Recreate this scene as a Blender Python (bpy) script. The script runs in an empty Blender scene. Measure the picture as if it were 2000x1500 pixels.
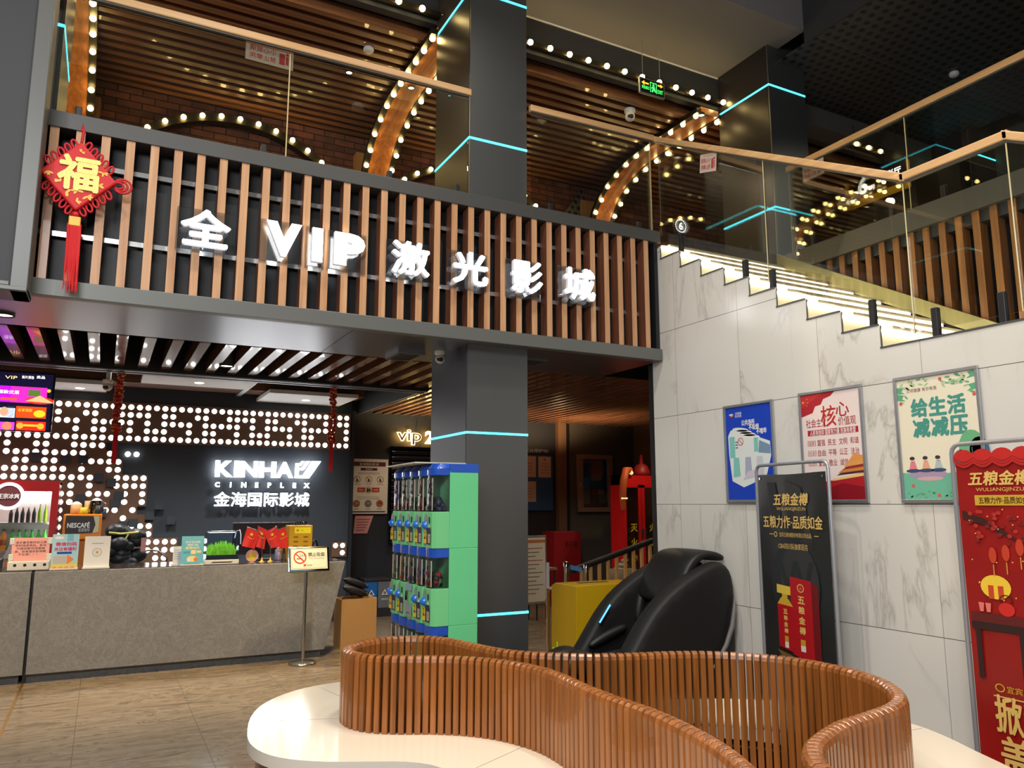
import bpy, bmesh, math, random
from mathutils import Vector, Matrix
from mathutils.geometry import tessellate_polygon
SC = bpy.context.scene
COL = SC.collection
PI = math.pi
R = math.radians

# ---------------------------------------------------------------- camera
CAM_H, F_PX, PITCH, YAW = 1.6, 1515.0, R(8.817), R(27.615)
cd = bpy.data.cameras.new('camera'); cam = bpy.data.objects.new('camera', cd); COL.objects.link(cam)
cam.location = (0, 0, CAM_H); cam.rotation_euler = (PI/2 + PITCH, 0, -YAW)
cd.sensor_fit = 'HORIZONTAL'; cd.sensor_width = 36; cd.lens = 36*F_PX/2000; cd.clip_start = .05; cd.clip_end = 100
SC.camera = cam

# ---------------------------------------------------------------- exposure, world
vs = SC.view_settings
vs.view_transform = 'Standard'; vs.look = 'None'; vs.gamma = 1; vs.use_curve_mapping = False; vs.exposure = 0.25
try:
    SC.cycles.use_denoising = True; SC.cycles.max_bounces = 8; SC.cycles.transparent_max_bounces = 16
    SC.cycles.sample_clamp_indirect = 4.0; SC.cycles.caustics_reflective = False; SC.cycles.caustics_refractive = False
except Exception:
    pass
w = bpy.data.worlds.new('world'); SC.world = w; w.use_nodes = True
bg = w.node_tree.nodes['Background']; bg.inputs[0].default_value = (.95, .96, 1, 1); bg.inputs[1].default_value = .14

# ---------------------------------------------------------------- lamps of the place and an added fill
def lamp(name, typ, loc, power, col=(1, 1, 1), size=.3, rot=(0, 0, 0), size_y=None, spot=None, blend=.6):
    d = bpy.data.lights.new(name, typ); o = bpy.data.objects.new(name, d); COL.objects.link(o)
    o.location = loc; o.rotation_euler = rot; d.energy = power; d.color = col
    if typ == 'AREA':
        d.shape = 'RECTANGLE'; d.size = size; d.size_y = size_y or size
    else:
        d.shadow_soft_size = size
    if typ == 'SPOT':
        d.spot_size = R(spot or 70); d.spot_blend = blend
    return o
WARM, NEUT, COOL = (1, .78, .52), (1, .93, .82), (.86, .93, 1)
for x, y in ((-1.6, 2.6), (.6, 3.4), (2.6, 3.6), (.4, .6), (2.9, 1.2)):
    lamp('atrium_downlight', 'SPOT', (x, y, 7.3), 330, NEUT, .09, spot=125, blend=1.0)
lamp('left_fill_light', 'AREA', (-1.8, -.9, 5.0), 270, (.97, .98, 1), 2.6, rot=(R(52), 0, R(-30)), size_y=1.4)  # unseen fill added behind the viewer to brighten the left-facing sides
lamp('bench_ceiling_light', 'SPOT', (2.0, 3.2, 7.2), 330, (1, .9, .74), .1, spot=46, blend=.8)
for x in (-2.5, -.84, .95, 2.3):
    lamp('counter_downlight', 'SPOT', (x, 7.72, 2.9), 240, (1, .76, .44), .05, rot=(R(4), 0, 0), spot=82, blend=.95)
for x in (-1.2, .55, 2.15):
    lamp('counter_ceiling_lamp', 'SPOT', (x, 9.55, 2.97), 150, (1, .97, .92), .1, spot=130, blend=.9)
for p in ((4.2, 10.6), (5.6, 9.6), (7.4, 9.3), (5.4, 7.6)):
    lamp('hall_downlight', 'SPOT', (p[0], p[1], 2.95), 42, WARM, .05, spot=130, blend=.8)
for p in ((-1.2, 7.4), (1.0, 7.4), (4.4, 7.6), (8.2, 7.6)):
    lamp('mezzanine_downlight', 'SPOT', (p[0], p[1], 6.22), 330, (1, .76, .48), .06, spot=150, blend=.8)
lamp('upper_hall_light', 'SPOT', (8.4, 3.6, 6.5), 150, (1, .88, .66), .1, spot=150, blend=.8)

# ---------------------------------------------------------------- materials
def S(r, g, b):
    f = lambda c: (c/255/12.92) if c <= 10.3 else (((c/255)+.055)/1.055)**2.4
    return (f(r), f(g), f(b), 1)
MATS = {}
def mat(name, rgb, rough=.5, metal=0, emit=0, spec=.5, bump=0, bscale=60, var=0, vscale=8, coat=0, emit_rgb=None):
    if name in MATS: return MATS[name]
    m = bpy.data.materials.new(name); m.use_nodes = True; nt = m.node_tree
    b = nt.nodes['Principled BSDF']; MATS[name] = m
    c = S(*rgb); b.inputs['Base Color'].default_value = c
    b.inputs['Roughness'].default_value = rough; b.inputs['Metallic'].default_value = metal
    b.inputs['Specular IOR Level'].default_value = spec; b.inputs['Coat Weight'].default_value = coat
    b.inputs['Coat Roughness'].default_value = .08
    if emit:
        b.inputs['Emission Color'].default_value = S(*(emit_rgb or rgb)); b.inputs['Emission Strength'].default_value = emit
    if var or bump:
        tc = nt.nodes.new('ShaderNodeTexCoord')
    if var:
        n = nt.nodes.new('ShaderNodeTexNoise'); n.inputs['Scale'].default_value = vscale; n.inputs['Detail'].default_value = 6
        nt.links.new(tc.outputs['Object'], n.inputs['Vector'])
        mx = nt.nodes.new('ShaderNodeMix'); mx.data_type = 'RGBA'
        mx.inputs['A'].default_value = tuple(v*(1-var) for v in c[:3])+(1,); mx.inputs['B'].default_value = tuple(min(1, v*(1+var)) for v in c[:3])+(1,)
        nt.links.new(n.outputs['Fac'], mx.inputs['Factor']); nt.links.new(mx.outputs['Result'], b.inputs['Base Color'])
    if bump:
        n2 = nt.nodes.new('ShaderNodeTexNoise'); n2.inputs['Scale'].default_value = bscale; n2.inputs['Detail'].default_value = 4
        nt.links.new(tc.outputs['Object'], n2.inputs['Vector'])
        bp = nt.nodes.new('ShaderNodeBump'); bp.inputs['Strength'].default_value = bump; bp.inputs['Distance'].default_value = .01
        nt.links.new(n2.outputs['Fac'], bp.inputs['Height']); nt.links.new(bp.outputs['Normal'], b.inputs['Normal'])
    return m
def nodes(name, rough=.5, metal=0, spec=.5, coat=0):
    m = bpy.data.materials.new(name); m.use_nodes = True; MATS[name] = m; nt = m.node_tree
    b = nt.nodes['Principled BSDF']; b.inputs['Roughness'].default_value = rough; b.inputs['Metallic'].default_value = metal
    b.inputs['Specular IOR Level'].default_value = spec; b.inputs['Coat Weight'].default_value = coat
    return m, nt, b
def N(nt, typ, **kw):
    n = nt.nodes.new(typ)
    for k, v in kw.items():
        if k in n.bl_rna.properties: setattr(n, k, v)
        else: n.inputs[k].default_value = v
    return n
def math_(nt, op, a, b=None):
    n = nt.nodes.new('ShaderNodeMath'); n.operation = op
    for i, v in enumerate((a, b)):
        if v is None: continue
        if hasattr(v, 'is_output'): nt.links.new(v, n.inputs[i])
        else: n.inputs[i].default_value = v
    return n.outputs[0]
def mixc(nt, fac, a, b):
    n = nt.nodes.new('ShaderNodeMix'); n.data_type = 'RGBA'
    for k, v in (('Factor', fac), ('A', a), ('B', b)):
        if hasattr(v, 'is_output'): nt.links.new(v, n.inputs[k])
        else: n.inputs[k].default_value = v
    return n.outputs['Result']
def ramp(nt, fac, stops):
    n = nt.nodes.new('ShaderNodeValToRGB'); nt.links.new(fac, n.inputs[0]); e = n.color_ramp.elements
    while len(e) < len(stops): e.new(.5)
    for i, (p, c) in enumerate(stops): e[i].position = p; e[i].color = c
    return n.outputs[0]
def wood(name, rgb, rgb2, axis='Z', rough=.4, coat=.15, scale=1.0):
    m, nt, b = nodes(name, rough, coat=coat)
    tc = N(nt, 'ShaderNodeTexCoord'); mp = N(nt, 'ShaderNodeMapping')
    s = {'X': (1.2, 26, 26), 'Y': (26, 1.2, 26), 'Z': (26, 26, 1.2)}[axis]
    mp.inputs['Scale'].default_value = tuple(v*scale for v in s); nt.links.new(tc.outputs['Object'], mp.inputs[0])
    n = N(nt, 'ShaderNodeTexNoise', Scale=1.0, Detail=5.0, Distortion=.6); nt.links.new(mp.outputs[0], n.inputs[0])
    nt.links.new(ramp(nt, n.outputs[0], [(.3, S(*rgb2)), (.7, S(*rgb))]), b.inputs['Base Color'])
    return m
def glassy(name, tint=(.93, .96, .95), refl=.6, ior=1.45, rough=.0):
    m = bpy.data.materials.new(name); m.use_nodes = True; nt = m.node_tree; nt.nodes.clear(); MATS[name] = m
    o = N(nt, 'ShaderNodeOutputMaterial'); t = N(nt, 'ShaderNodeBsdfTransparent'); t.inputs[0].default_value = tint+(1,)
    g = N(nt, 'ShaderNodeBsdfGlossy'); g.inputs['Roughness'].default_value = rough
    f = N(nt, 'ShaderNodeFresnel', IOR=ior); mx = N(nt, 'ShaderNodeMixShader')
    nt.links.new(math_(nt, 'MULTIPLY', f.outputs[0], refl), mx.inputs[0])
    nt.links.new(t.outputs[0], mx.inputs[1]); nt.links.new(g.outputs[0], mx.inputs[2]); nt.links.new(mx.outputs[0], o.inputs[0])
    return m

def marble_wall():
    m, nt, b = nodes('marble_tiles', .22)
    g = N(nt, 'ShaderNodeNewGeometry'); sx = N(nt, 'ShaderNodeSeparateXYZ'); nt.links.new(g.outputs['Position'], sx.inputs[0])
    fy = math_(nt, 'FRACT', math_(nt, 'DIVIDE', math_(nt, 'SUBTRACT', sx.outputs['Y'], .71), .8))
    fz = math_(nt, 'FRACT', math_(nt, 'DIVIDE', sx.outputs['Z'], .8))
    seam = lambda f: math_(nt, 'GREATER_THAN', math_(nt, 'ABSOLUTE', math_(nt, 'SUBTRACT', f, .5)), .4972)
    sm = math_(nt, 'MAXIMUM', math_(nt, 'MULTIPLY', seam(fy), .6), seam(fz))
    # every tile takes its own piece of stone
    iy = math_(nt, 'FLOOR', math_(nt, 'DIVIDE', math_(nt, 'SUBTRACT', sx.outputs['Y'], .71), .8))
    iz = math_(nt, 'FLOOR', math_(nt, 'DIVIDE', sx.outputs['Z'], .8))
    cx = N(nt, 'ShaderNodeCombineXYZ')
    nt.links.new(math_(nt, 'ADD', sx.outputs['Y'], math_(nt, 'MULTIPLY', iz, 3.7)), cx.inputs[0])
    nt.links.new(math_(nt, 'ADD', sx.outputs['Z'], math_(nt, 'MULTIPLY', iy, 5.3)), cx.inputs[1])
    mp = N(nt, 'ShaderNodeMapping'); mp.inputs['Rotation'].default_value = (0, 0, R(60)); mp.inputs['Scale'].default_value = (1.6, .5, 1)
    nt.links.new(cx.outputs[0], mp.inputs[0])
    n = N(nt, 'ShaderNodeTexNoise', Scale=1.15, Detail=5.0, Distortion=.7, Roughness=.55); nt.links.new(mp.outputs[0], n.inputs[0])
    v = math_(nt, 'ABSOLUTE', math_(nt, 'SUBTRACT', n.outputs[0], .5))
    vein = ramp(nt, v, [(0, (1, 1, 1, 1)), (.006, (.5, .5, .5, 1)), (.03, (0, 0, 0, 1))])
    n2 = N(nt, 'ShaderNodeTexNoise', Scale=1.1, Detail=3.0); nt.links.new(mp.outputs[0], n2.inputs[0])
    mask = ramp(nt, n2.outputs[0], [(.44, (0, 0, 0, 1)), (.6, (1, 1, 1, 1))])
    fac = math_(nt, 'MULTIPLY', math_(nt, 'MULTIPLY', vein, mask), .5)
    base = mixc(nt, n2.outputs[0], S(228, 225, 217), S(216, 212, 203))
    c = mixc(nt, fac, base, S(140, 134, 124)); c = mixc(nt, sm, c, S(92, 88, 82))
    nt.links.new(c, b.inputs['Base Color'])
    return m
def floor_tiles():
    m, nt, b = nodes('floor_tiles', .16, spec=.5)
    g = N(nt, 'ShaderNodeNewGeometry'); sx = N(nt, 'ShaderNodeSeparateXYZ'); nt.links.new(g.outputs['Position'], sx.inputs[0])
    fx = math_(nt, 'FRACT', math_(nt, 'DIVIDE', math_(nt, 'ADD', sx.outputs['X'], .055), .79))
    fy = math_(nt, 'FRACT', math_(nt, 'DIVIDE', math_(nt, 'SUBTRACT', sx.outputs['Y'], 6.19), 1.58))
    seam = lambda f, w_: math_(nt, 'LESS_THAN', f, w_)
    sm = math_(nt, 'MAXIMUM', seam(fx, .006), seam(fy, .003))
    mp = N(nt, 'ShaderNodeMapping'); mp.inputs['Rotation'].default_value = (0, 0, R(-12)); mp.inputs['Scale'].default_value = (.5, 2.4, 1)
    nt.links.new(g.outputs['Position'], mp.inputs[0])
    wv = N(nt, 'ShaderNodeTexNoise', Scale=1.6, Detail=9.0, Distortion=2.2, Roughness=.62); nt.links.new(mp.outputs[0], wv.inputs[0])
    c = ramp(nt, wv.outputs[0], [(.28, S(78, 66, 54)), (.42, S(122, 108, 90)), (.52, S(146, 130, 110)), (.545, S(96, 82, 66)), (.58, S(140, 124, 104)), (.66, S(110, 96, 80)), (.75, S(142, 126, 106))])
    c = mixc(nt, sm, c, S(96, 80, 62)); nt.links.new(c, b.inputs['Base Color'])
    bp = N(nt, 'ShaderNodeBump', Strength=.06, Distance=.01); nt.links.new(wv.outputs[0], bp.inputs['Height']); nt.links.new(bp.outputs[0], b.inputs['Normal'])
    return m
def stone(name, a, c2, vein):
    m, nt, b = nodes(name, .42)
    tc = N(nt, 'ShaderNodeNewGeometry')
    n = N(nt, 'ShaderNodeTexNoise', Scale=34.0, Detail=9.0, Roughness=.75, Distortion=1.2); nt.links.new(tc.outputs['Position'], n.inputs[0])
    n2 = N(nt, 'ShaderNodeTexNoise', Scale=3.2, Detail=8.0, Distortion=2.2, Roughness=.7); nt.links.new(tc.outputs['Position'], n2.inputs[0])
    v = math_(nt, 'ABSOLUTE', math_(nt, 'SUBTRACT', n2.outputs[0], .5))
    f = ramp(nt, v, [(0, (.5, .5, .5, 1)), (.008, (.2, .2, .2, 1)), (.03, (0, 0, 0, 1))])
    c = mixc(nt, f, ramp(nt, n.outputs[0], [(.3, S(*a)), (.7, S(*c2))]), S(*vein)); nt.links.new(c, b.inputs['Base Color'])
    bp = N(nt, 'ShaderNodeBump', Strength=.25, Distance=.01); nt.links.new(n.outputs[0], bp.inputs['Height']); nt.links.new(bp.outputs[0], b.inputs['Normal'])
    return m
def bricks():
    m, nt, b = nodes('brick', .8)
    g = N(nt, 'ShaderNodeNewGeometry'); sx = N(nt, 'ShaderNodeSeparateXYZ'); nt.links.new(g.outputs['Position'], sx.inputs[0])
    cx = N(nt, 'ShaderNodeCombineXYZ'); nt.links.new(math_(nt, 'ADD', sx.outputs['X'], sx.outputs['Y']), cx.inputs[0]); nt.links.new(sx.outputs['Z'], cx.inputs[1])
    br = N(nt, 'ShaderNodeTexBrick'); br.inputs['Scale'].default_value = 1; br.inputs['Brick Width'].default_value = .26; br.inputs['Row Height'].default_value = .085
    br.inputs['Mortar Size'].default_value = .007; br.inputs['Color1'].default_value = S(150, 88, 62); br.inputs['Color2'].default_value = S(98, 58, 46); br.inputs['Mortar'].default_value = S(44, 34, 30)
    nt.links.new(cx.outputs[0], br.inputs[0])
    n = N(nt, 'ShaderNodeTexNoise', Scale=9.0, Detail=5.0); nt.links.new(g.outputs['Position'], n.inputs[0])
    mm = nt.nodes.new('ShaderNodeMix'); mm.data_type = 'RGBA'; mm.blend_type = 'MULTIPLY'; mm.inputs['Factor'].default_value = .6
    nt.links.new(br.outputs[0], mm.inputs['A']); nt.links.new(ramp(nt, n.outputs[0], [(.3, (.35, .35, .35, 1)), (.7, (1.2, 1.2, 1.2, 1))]), mm.inputs['B'])
    nt.links.new(mm.outputs['Result'], b.inputs['Base Color'])
    bp = N(nt, 'ShaderNodeBump', Strength=.5, Distance=.01); nt.links.new(br.outputs['Fac'], bp.inputs['Height']); bp.invert = True; nt.links.new(bp.outputs[0], b.inputs['Normal'])
    return m
def perforated(name, rgb, hole, plane='XY', pitch=.11, r=.33):
    m, nt, b = nodes(name, .5)
    g = N(nt, 'ShaderNodeNewGeometry'); sx = N(nt, 'ShaderNodeSeparateXYZ'); nt.links.new(g.outputs['Position'], sx.inputs[0])
    a, c = sx.outputs[plane[0]], sx.outputs[plane[1]]
    q = math_(nt, 'DIVIDE', c, pitch); row = math_(nt, 'FLOOR', q)
    sh = math_(nt, 'MULTIPLY', math_(nt, 'FRACT', math_(nt, 'MULTIPLY', row, .5)), 1.0)
    fa = math_(nt, 'SUBTRACT', math_(nt, 'FRACT', math_(nt, 'ADD', math_(nt, 'DIVIDE', a, pitch*1.15), sh)), .5); fc = math_(nt, 'SUBTRACT', math_(nt, 'FRACT', q), .5)
    d = math_(nt, 'SQRT', math_(nt, 'ADD', math_(nt, 'MULTIPLY', fa, fa), math_(nt, 'MULTIPLY', fc, fc)))
    nt.links.new(mixc(nt, math_(nt, 'LESS_THAN', d, r), S(*rgb), S(*hole)), b.inputs['Base Color'])
    return m

M_marble = marble_wall(); M_floor = floor_tiles(); M_brick = bricks()
M_counter = stone('counter_stone', (112, 111, 110), (143, 141, 138), (166, 163, 158))
M_kick = stone('kick_stone', (78, 80, 82), (104, 106, 106), (128, 128, 126))
M_perf = perforated('perforated_ceiling', (66, 62, 59), (6, 6, 6), r=.29); M_perfwall = perforated('perforated_wall', (92, 88, 84), (12, 12, 12), 'XZ', .09)
M_slat = wood('slat_wood', (208, 162, 120), (178, 130, 92), 'Z', .42); M_slatshade = wood('slat_shaded_wood', (128, 78, 54), (96, 56, 40), 'Z', .5, .05)  # second wood: darker copy, shade on the slat sides put into the colour
M_slatceil = wood('ceiling_slat_wood', (140, 92, 60), (98, 62, 40), 'X', .38, .3); M_lowslat = wood('low_ceiling_slat_wood', (136, 94, 70), (98, 66, 50), 'Y', .22, .5)
M_rslat = wood('stair_slat_wood', (164, 114, 66), (122, 80, 46), 'Z', .5)
M_rail = wood('handrail_wood', (232, 188, 134), (206, 158, 106), 'X', .4); M_railY = wood('handrail_wood_deep', (232, 188, 134), (206, 158, 106), 'Y', .4)
M_bench = wood('bench_wood', (166, 101, 46), (118, 68, 28), 'Z', .3, .4); M_arch = wood('arch_wood', (176, 110, 56), (128, 74, 36), 'Y', .35, .3)
M_archleg = wood('arch_leg_wood', (206, 156, 94), (170, 118, 62), 'Z', .4, .2)
M_glass = glassy('balustrade_glass', (.88, .88, .83), .6, 1.5)
M_clear = glassy('clear_plastic', (.94, .95, .95), 1.0, 1.6)
M_water = glassy('tank_glass', (.88, .95, .98), .5, 1.35)
M_dkmetal = mat('dark_grey_metal', (92, 93, 91), .42, .35, bump=.03, bscale=300); M_fascia = mat('fascia_grey', (104, 106, 103), .45, .25)
M_soffit = mat('satin_soffit_metal', (112, 113, 122), .3, .75); M_pillar = mat('pillar_metal', (112, 115, 115), .4, .8); M_upshade = mat('upper_pillar_shaded', (50, 46, 46), .3, .35); M_ledge = mat('ledge_grey', (80, 80, 79), .45, .25); M_pillarshade = mat('pillar_metal_shaded', (72, 74, 80), .34, .6)  # pillar sides: darker copies of the pillar metal, shade put into the colour
M_black = mat('matt_black', (18, 18, 19), .6); M_blackpanel = mat('black_backing', (26, 27, 30), .5); M_steel = mat('steel', (190, 188, 184), .22, 1)
M_chrome = mat('chrome', (214, 212, 208), .1, 1); M_alu = mat('aluminium', (186, 188, 192), .35, .8); M_white = mat('white_paint', (226, 226, 222), .5)
M_navy = mat('dark_navy_wall', (34, 37, 46), .6); M_dkgrey = mat('charcoal_wall', (48, 50, 54), .6); M_hallgrey = mat('hall_grey_wall', (86, 82, 76), .7)
M_brownwall = mat('brown_wall', (112, 84, 62), .7); M_ceil = mat('ceiling_paint', (150, 143, 134), .8); M_ceildark = mat('ceiling_dark', (30, 28, 27), .8)
M_beam = mat('beam_paint', (120, 117, 122), .8); M_bronze = mat('brass_strip', (206, 160, 96), .3, .9); M_red = mat('red_paint', (190, 22, 24), .4); M_gold = mat('gold', (226, 180, 84), .35, .6)
M_letter = mat('lit_letter', (255, 255, 255), .4, emit=8); M_letter2 = mat('lit_sign_face', (255, 255, 255), .4, emit=3); M_letside = mat('letter_side', (226, 228, 232), .4, emit=.25); M_dot = mat('lit_dot', (255, 252, 246), .4, emit=4); M_led = mat('stair_led', (255, 246, 222), .4, emit=11, emit_rgb=(255, 244, 206))
M_cyan = mat('cyan_led', (90, 220, 245), .4, emit=2.6, emit_rgb=(70, 214, 240)); M_blue = mat('blue_led', (80, 150, 240), .4, emit=2.2, emit_rgb=(70, 150, 240))
M_bulb = mat('bulb', (255, 240, 190), .3, emit=26, emit_rgb=(255, 220, 140)); M_warmneon = mat('warm_neon', (255, 224, 150), .4, emit=7, emit_rgb=(255, 214, 130)); M_panel = mat('white_board', (232, 233, 236), .6)
M_lamp = mat('lamp_lens', (255, 240, 214), .3, emit=6)

# ---------------------------------------------------------------- mesh helpers
class Fr:
    """a drawing plane: origin o, u to the right, v up, w out of the plane"""
    def __init__(self, o, u, v):
        self.o = Vector(o); self.u = Vector(u).normalized(); self.v = Vector(v).normalized(); self.n = self.u.cross(self.v)
    def p(self, a, b, c=0): return self.o + self.u*a + self.v*b + self.n*c
def front(x, y, z): return Fr((x, y, z), (1, 0, 0), (0, 0, 1))       # faces the viewer side (-Y)
def west(x, y, z): return Fr((x, y, z), (0, -1, 0), (0, 0, 1))       # faces -X
TXT = {}
def glyphs(s, bold=0.0, res=3):
    k = (s, bold, res)
    if k not in TXT:
        cu = bpy.data.curves.new('t', 'FONT'); cu.body = s; cu.size = 1; cu.offset = bold; cu.resolution_u = res; cu.align_x = 'CENTER'
        ob = bpy.data.objects.new('t', cu); me = bpy.data.meshes.new_from_object(ob)
        v = [tuple(q.co) for q in me.vertices]; f = [tuple(q.vertices) for q in me.polygons]
        bpy.data.objects.remove(ob); bpy.data.curves.remove(cu); bpy.data.meshes.remove(me)
        TXT[k] = (v, f)
    return TXT[k]
class MB:
    def __init__(self): self.v = []; self.f = []; self.m = []; self.s = []; self.mats = []
    def mi(self, m):
        if m not in self.mats: self.mats.append(m)
        return self.mats.index(m)
    def add(self, vs_, fs, m, smooth=False):
        b = len(self.v); self.v += [tuple(q) for q in vs_]; i = self.mi(m)
        for f in fs: self.f.append(tuple(b+k for k in f)); self.m.append(i); self.s.append(smooth)
        return self
    def hexa(self, P, m):
        return self.add(P, [(0, 3, 2, 1), (4, 5, 6, 7), (0, 1, 5, 4), (1, 2, 6, 5), (2, 3, 7, 6), (3, 0, 4, 7)], m)
    def box(self, x0, x1, y0, y1, z0, z1, m):
        return self.hexa([(x0, y0, z0), (x1, y0, z0), (x1, y1, z0), (x0, y1, z0), (x0, y0, z1), (x1, y0, z1), (x1, y1, z1), (x0, y1, z1)], m)
    def fbox(self, F, u0, u1, v0, v1, w0, w1, m):
        return self.hexa([F.p(u0, v0, w0), F.p(u1, v0, w0), F.p(u1, v1, w0), F.p(u0, v1, w0), F.p(u0, v0, w1), F.p(u1, v0, w1), F.p(u1, v1, w1), F.p(u0, v1, w1)], m)
    def rect(self, F, u0, u1, v0, v1, w, m): return self.poly(F, [(u0, v0), (u1, v0), (u1, v1), (u0, v1)], w, m)
    def poly(self, F, pts, w, m): return self.add([F.p(a, b, w) for a, b in pts], [tuple(range(len(pts)))], m)
    def prism(self, F, pts, w0, w1, m, smooth=False):
        n = len(pts); P = [F.p(a, b, w0) for a, b in pts]+[F.p(a, b, w1) for a, b in pts]
        ar = sum(pts[i][0]*pts[(i+1) % n][1]-pts[(i+1) % n][0]*pts[i][1] for i in range(n))
        fs = [tuple(range(n))[::-1], tuple(range(n, 2*n))]+[(i, (i+1) % n, n+(i+1) % n, n+i) for i in range(n)]
        if ar*(w1-w0) < 0: fs = [f[::-1] for f in fs]
        return self.add(P, fs, m, smooth)
    def disc(self, F, u, v, r, w, m, n=20, ry=None, rot=0):
        ry = ry or r
        return self.poly(F, [(u+r*math.cos(t)*math.cos(rot)-ry*math.sin(t)*math.sin(rot), v+r*math.cos(t)*math.sin(rot)+ry*math.sin(t)*math.cos(rot)) for t in (2*PI*i/n for i in range(n))], w, m)
    def ring(self, F, u, v, r0, r1, w, m, n=28):
        P = []
        for i in range(n):
            t = 2*PI*i/n; P += [F.p(u+r0*math.cos(t), v+r0*math.sin(t), w), F.p(u+r1*math.cos(t), v+r1*math.sin(t), w)]
        return self.add(P, [(2*i, 2*i+1, (2*i+3) % (2*n), (2*i+2) % (2*n)) for i in range(n)], m)
    def cyl(self, p0, p1, r0, m, r1=None, n=14, caps=True):
        r1 = r0 if r1 is None else r1
        return self.tube([p0, p1], [r0, r1], m, n, caps, False)
    def tube(self, pts, r, m, n=10, caps=True, closed=False):
        pts = [Vector(p) for p in pts]; k = len(pts); r = [r]*k if not hasattr(r, '__len__') else r
        P = []; up = None
        for i, p in enumerate(pts):
            if closed: d = pts[(i+1) % k]-pts[i-1]
            else: d = pts[min(i+1, k-1)]-pts[max(i-1, 0)]
            d.normalize()
            if up is None: up = Vector((0, 0, 1)) if abs(d.z) < .9 else Vector((1, 0, 0))
            a = d.cross(up)
            if a.length < 1e-6: a = d.cross(Vector((1, 0, 0)))
            a.normalize(); up = a.cross(d); b = up
            P += [p+(a*math.cos(2*PI*j/n)+b*math.sin(2*PI*j/n))*r[i] for j in range(n)]
        fs = []
        for i in range(k if closed else k-1):
            q = (i+1) % k
            fs += [(i*n+j, i*n+(j+1) % n, q*n+(j+1) % n, q*n+j) for j in range(n)]
        self.add(P, fs, m, True)
        if caps and not closed:
            self.add(P[:n], [tuple(range(n))[::-1]], m); self.add(P[-n:], [tuple(range(n))], m)
        return self
    def lathe(self, c, prof, m, n=20, axis=(0, 0, 1), smooth=True):
        ax = Vector(axis).normalized(); a = ax.orthogonal().normalized(); b = ax.cross(a); c = Vector(c); P = []
        for r, h in prof: P += [c+ax*h+(a*math.cos(2*PI*j/n)+b*math.sin(2*PI*j/n))*r for j in range(n)]
        fs = [(i*n+j, i*n+(j+1) % n, (i+1)*n+(j+1) % n, (i+1)*n+j) for i in range(len(prof)-1) for j in range(n)]
        return self.add(P, fs, m, smooth)
    def ball(self, c, r, m, n=12, k=8, sc=(1, 1, 1)):
        P = []; c = Vector(c)
        for i in range(k+1):
            t = PI*i/k
            P += [c+Vector((r*sc[0]*math.sin(t)*math.cos(2*PI*j/n), r*sc[1]*math.sin(t)*math.sin(2*PI*j/n), -r*sc[2]*math.cos(t))) for j in range(n)]
        return self.add(P, [(i*n+j, i*n+(j+1) % n, (i+1)*n+(j+1) % n, (i+1)*n+j) for i in range(k) for j in range(n)], m, True)
    def text(self, F, s, u, v, h, w, m, depth=0, bold=0.0, mirror=False, align='C', width=None, res=2, slant=0, side=None):
        """h = body height of the glyphs; (u, v) = centre; width squeezes the line to a given length"""
        cjk = len(s.encode()) > len(s)
        V, Fc = glyphs(s, 0 if cjk else bold, res)
        if not V: return self
        x0 = min(q[0] for q in V); x1 = max(q[0] for q in V); y0 = min(q[1] for q in V); y1 = max(q[1] for q in V)
        sy = h/(y1-y0); sx = sy if width is None else width/(x1-x0)
        cx = {'C': (x0+x1)/2, 'L': x0, 'R': x1}[align]; cy = (y0+y1)/2
        T = [((q[0]-cx)*sx*(-1 if mirror else 1)+slant*(q[1]-cy)*sy, (q[1]-cy)*sy) for q in V]
        offs = [(0, 0)]
        if cjk and bold: offs += [(bold*sx*math.cos(a), bold*sy*math.sin(a)) for a in [2*PI*k/6 for k in range(6)]]
        edges = [(a, c) for a, c in {(f[i], f[(i+1) % len(f)]) for f in Fc for i in range(len(f))}]; es = set(edges)
        for k, (dx, dy) in enumerate(offs):
            P = [F.p(u+a+dx, v+c+dy, w+depth+k*2e-5) for a, c in T]
            if depth:
                n = len(P); Q = [F.p(u+a+dx, v+c+dy, w) for a, c in T]
                self.add(P, Fc, m); self.add(P+Q, [(a, n+a, n+c, c) for (a, c) in edges if (c, a) not in es], side or m)
            else: self.add(P, Fc, m)
        return self
    def build(self, name, parent=None, kind=None, label=None, cat=None, group=None, bevel=0, seg=2, subsurf=0, weld=False, local=False):
        me = bpy.data.meshes.new(name); o = bpy.data.objects.new(name, me); COL.objects.link(o)
        if parent: off = Vector((0, 0, 0)) if local else wloc(parent)
        else:
            xs, ys, zs = zip(*self.v); off = Vector(((min(xs)+max(xs))/2, (min(ys)+max(ys))/2, min(zs)))
            o.location = off
        me.from_pydata([tuple(Vector(q)-off) for q in self.v], [], self.f)
        for m in self.mats: me.materials.append(m)
        for i, p in enumerate(me.polygons): p.material_index = self.m[i]; p.use_smooth = self.s[i]
        if weld:
            bm = bmesh.new(); bm.from_mesh(me); bmesh.ops.remove_doubles(bm, verts=bm.verts, dist=1e-5); bm.to_mesh(me); bm.free()
        me.update()
        if bevel:
            d = o.modifiers.new('bevel', 'BEVEL'); d.width = bevel; d.segments = seg; d.limit_method = 'ANGLE'; d.angle_limit = R(35)
        if subsurf:
            d = o.modifiers.new('subsurf', 'SUBSURF'); d.levels = subsurf; d.render_levels = subsurf
            for p in me.polygons: p.use_smooth = True
        if parent: o.parent = parent
        tag(o, label, cat, group, kind)
        return o
def wloc(o):
    v = Vector((0, 0, 0))
    while o: v += o.location; o = o.parent
    return v
def tag(o, label=None, cat=None, group=None, kind=None):
    for k, v in (('label', label), ('category', cat), ('group', group), ('kind', kind)):
        if v: o[k] = v
    return o
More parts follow.
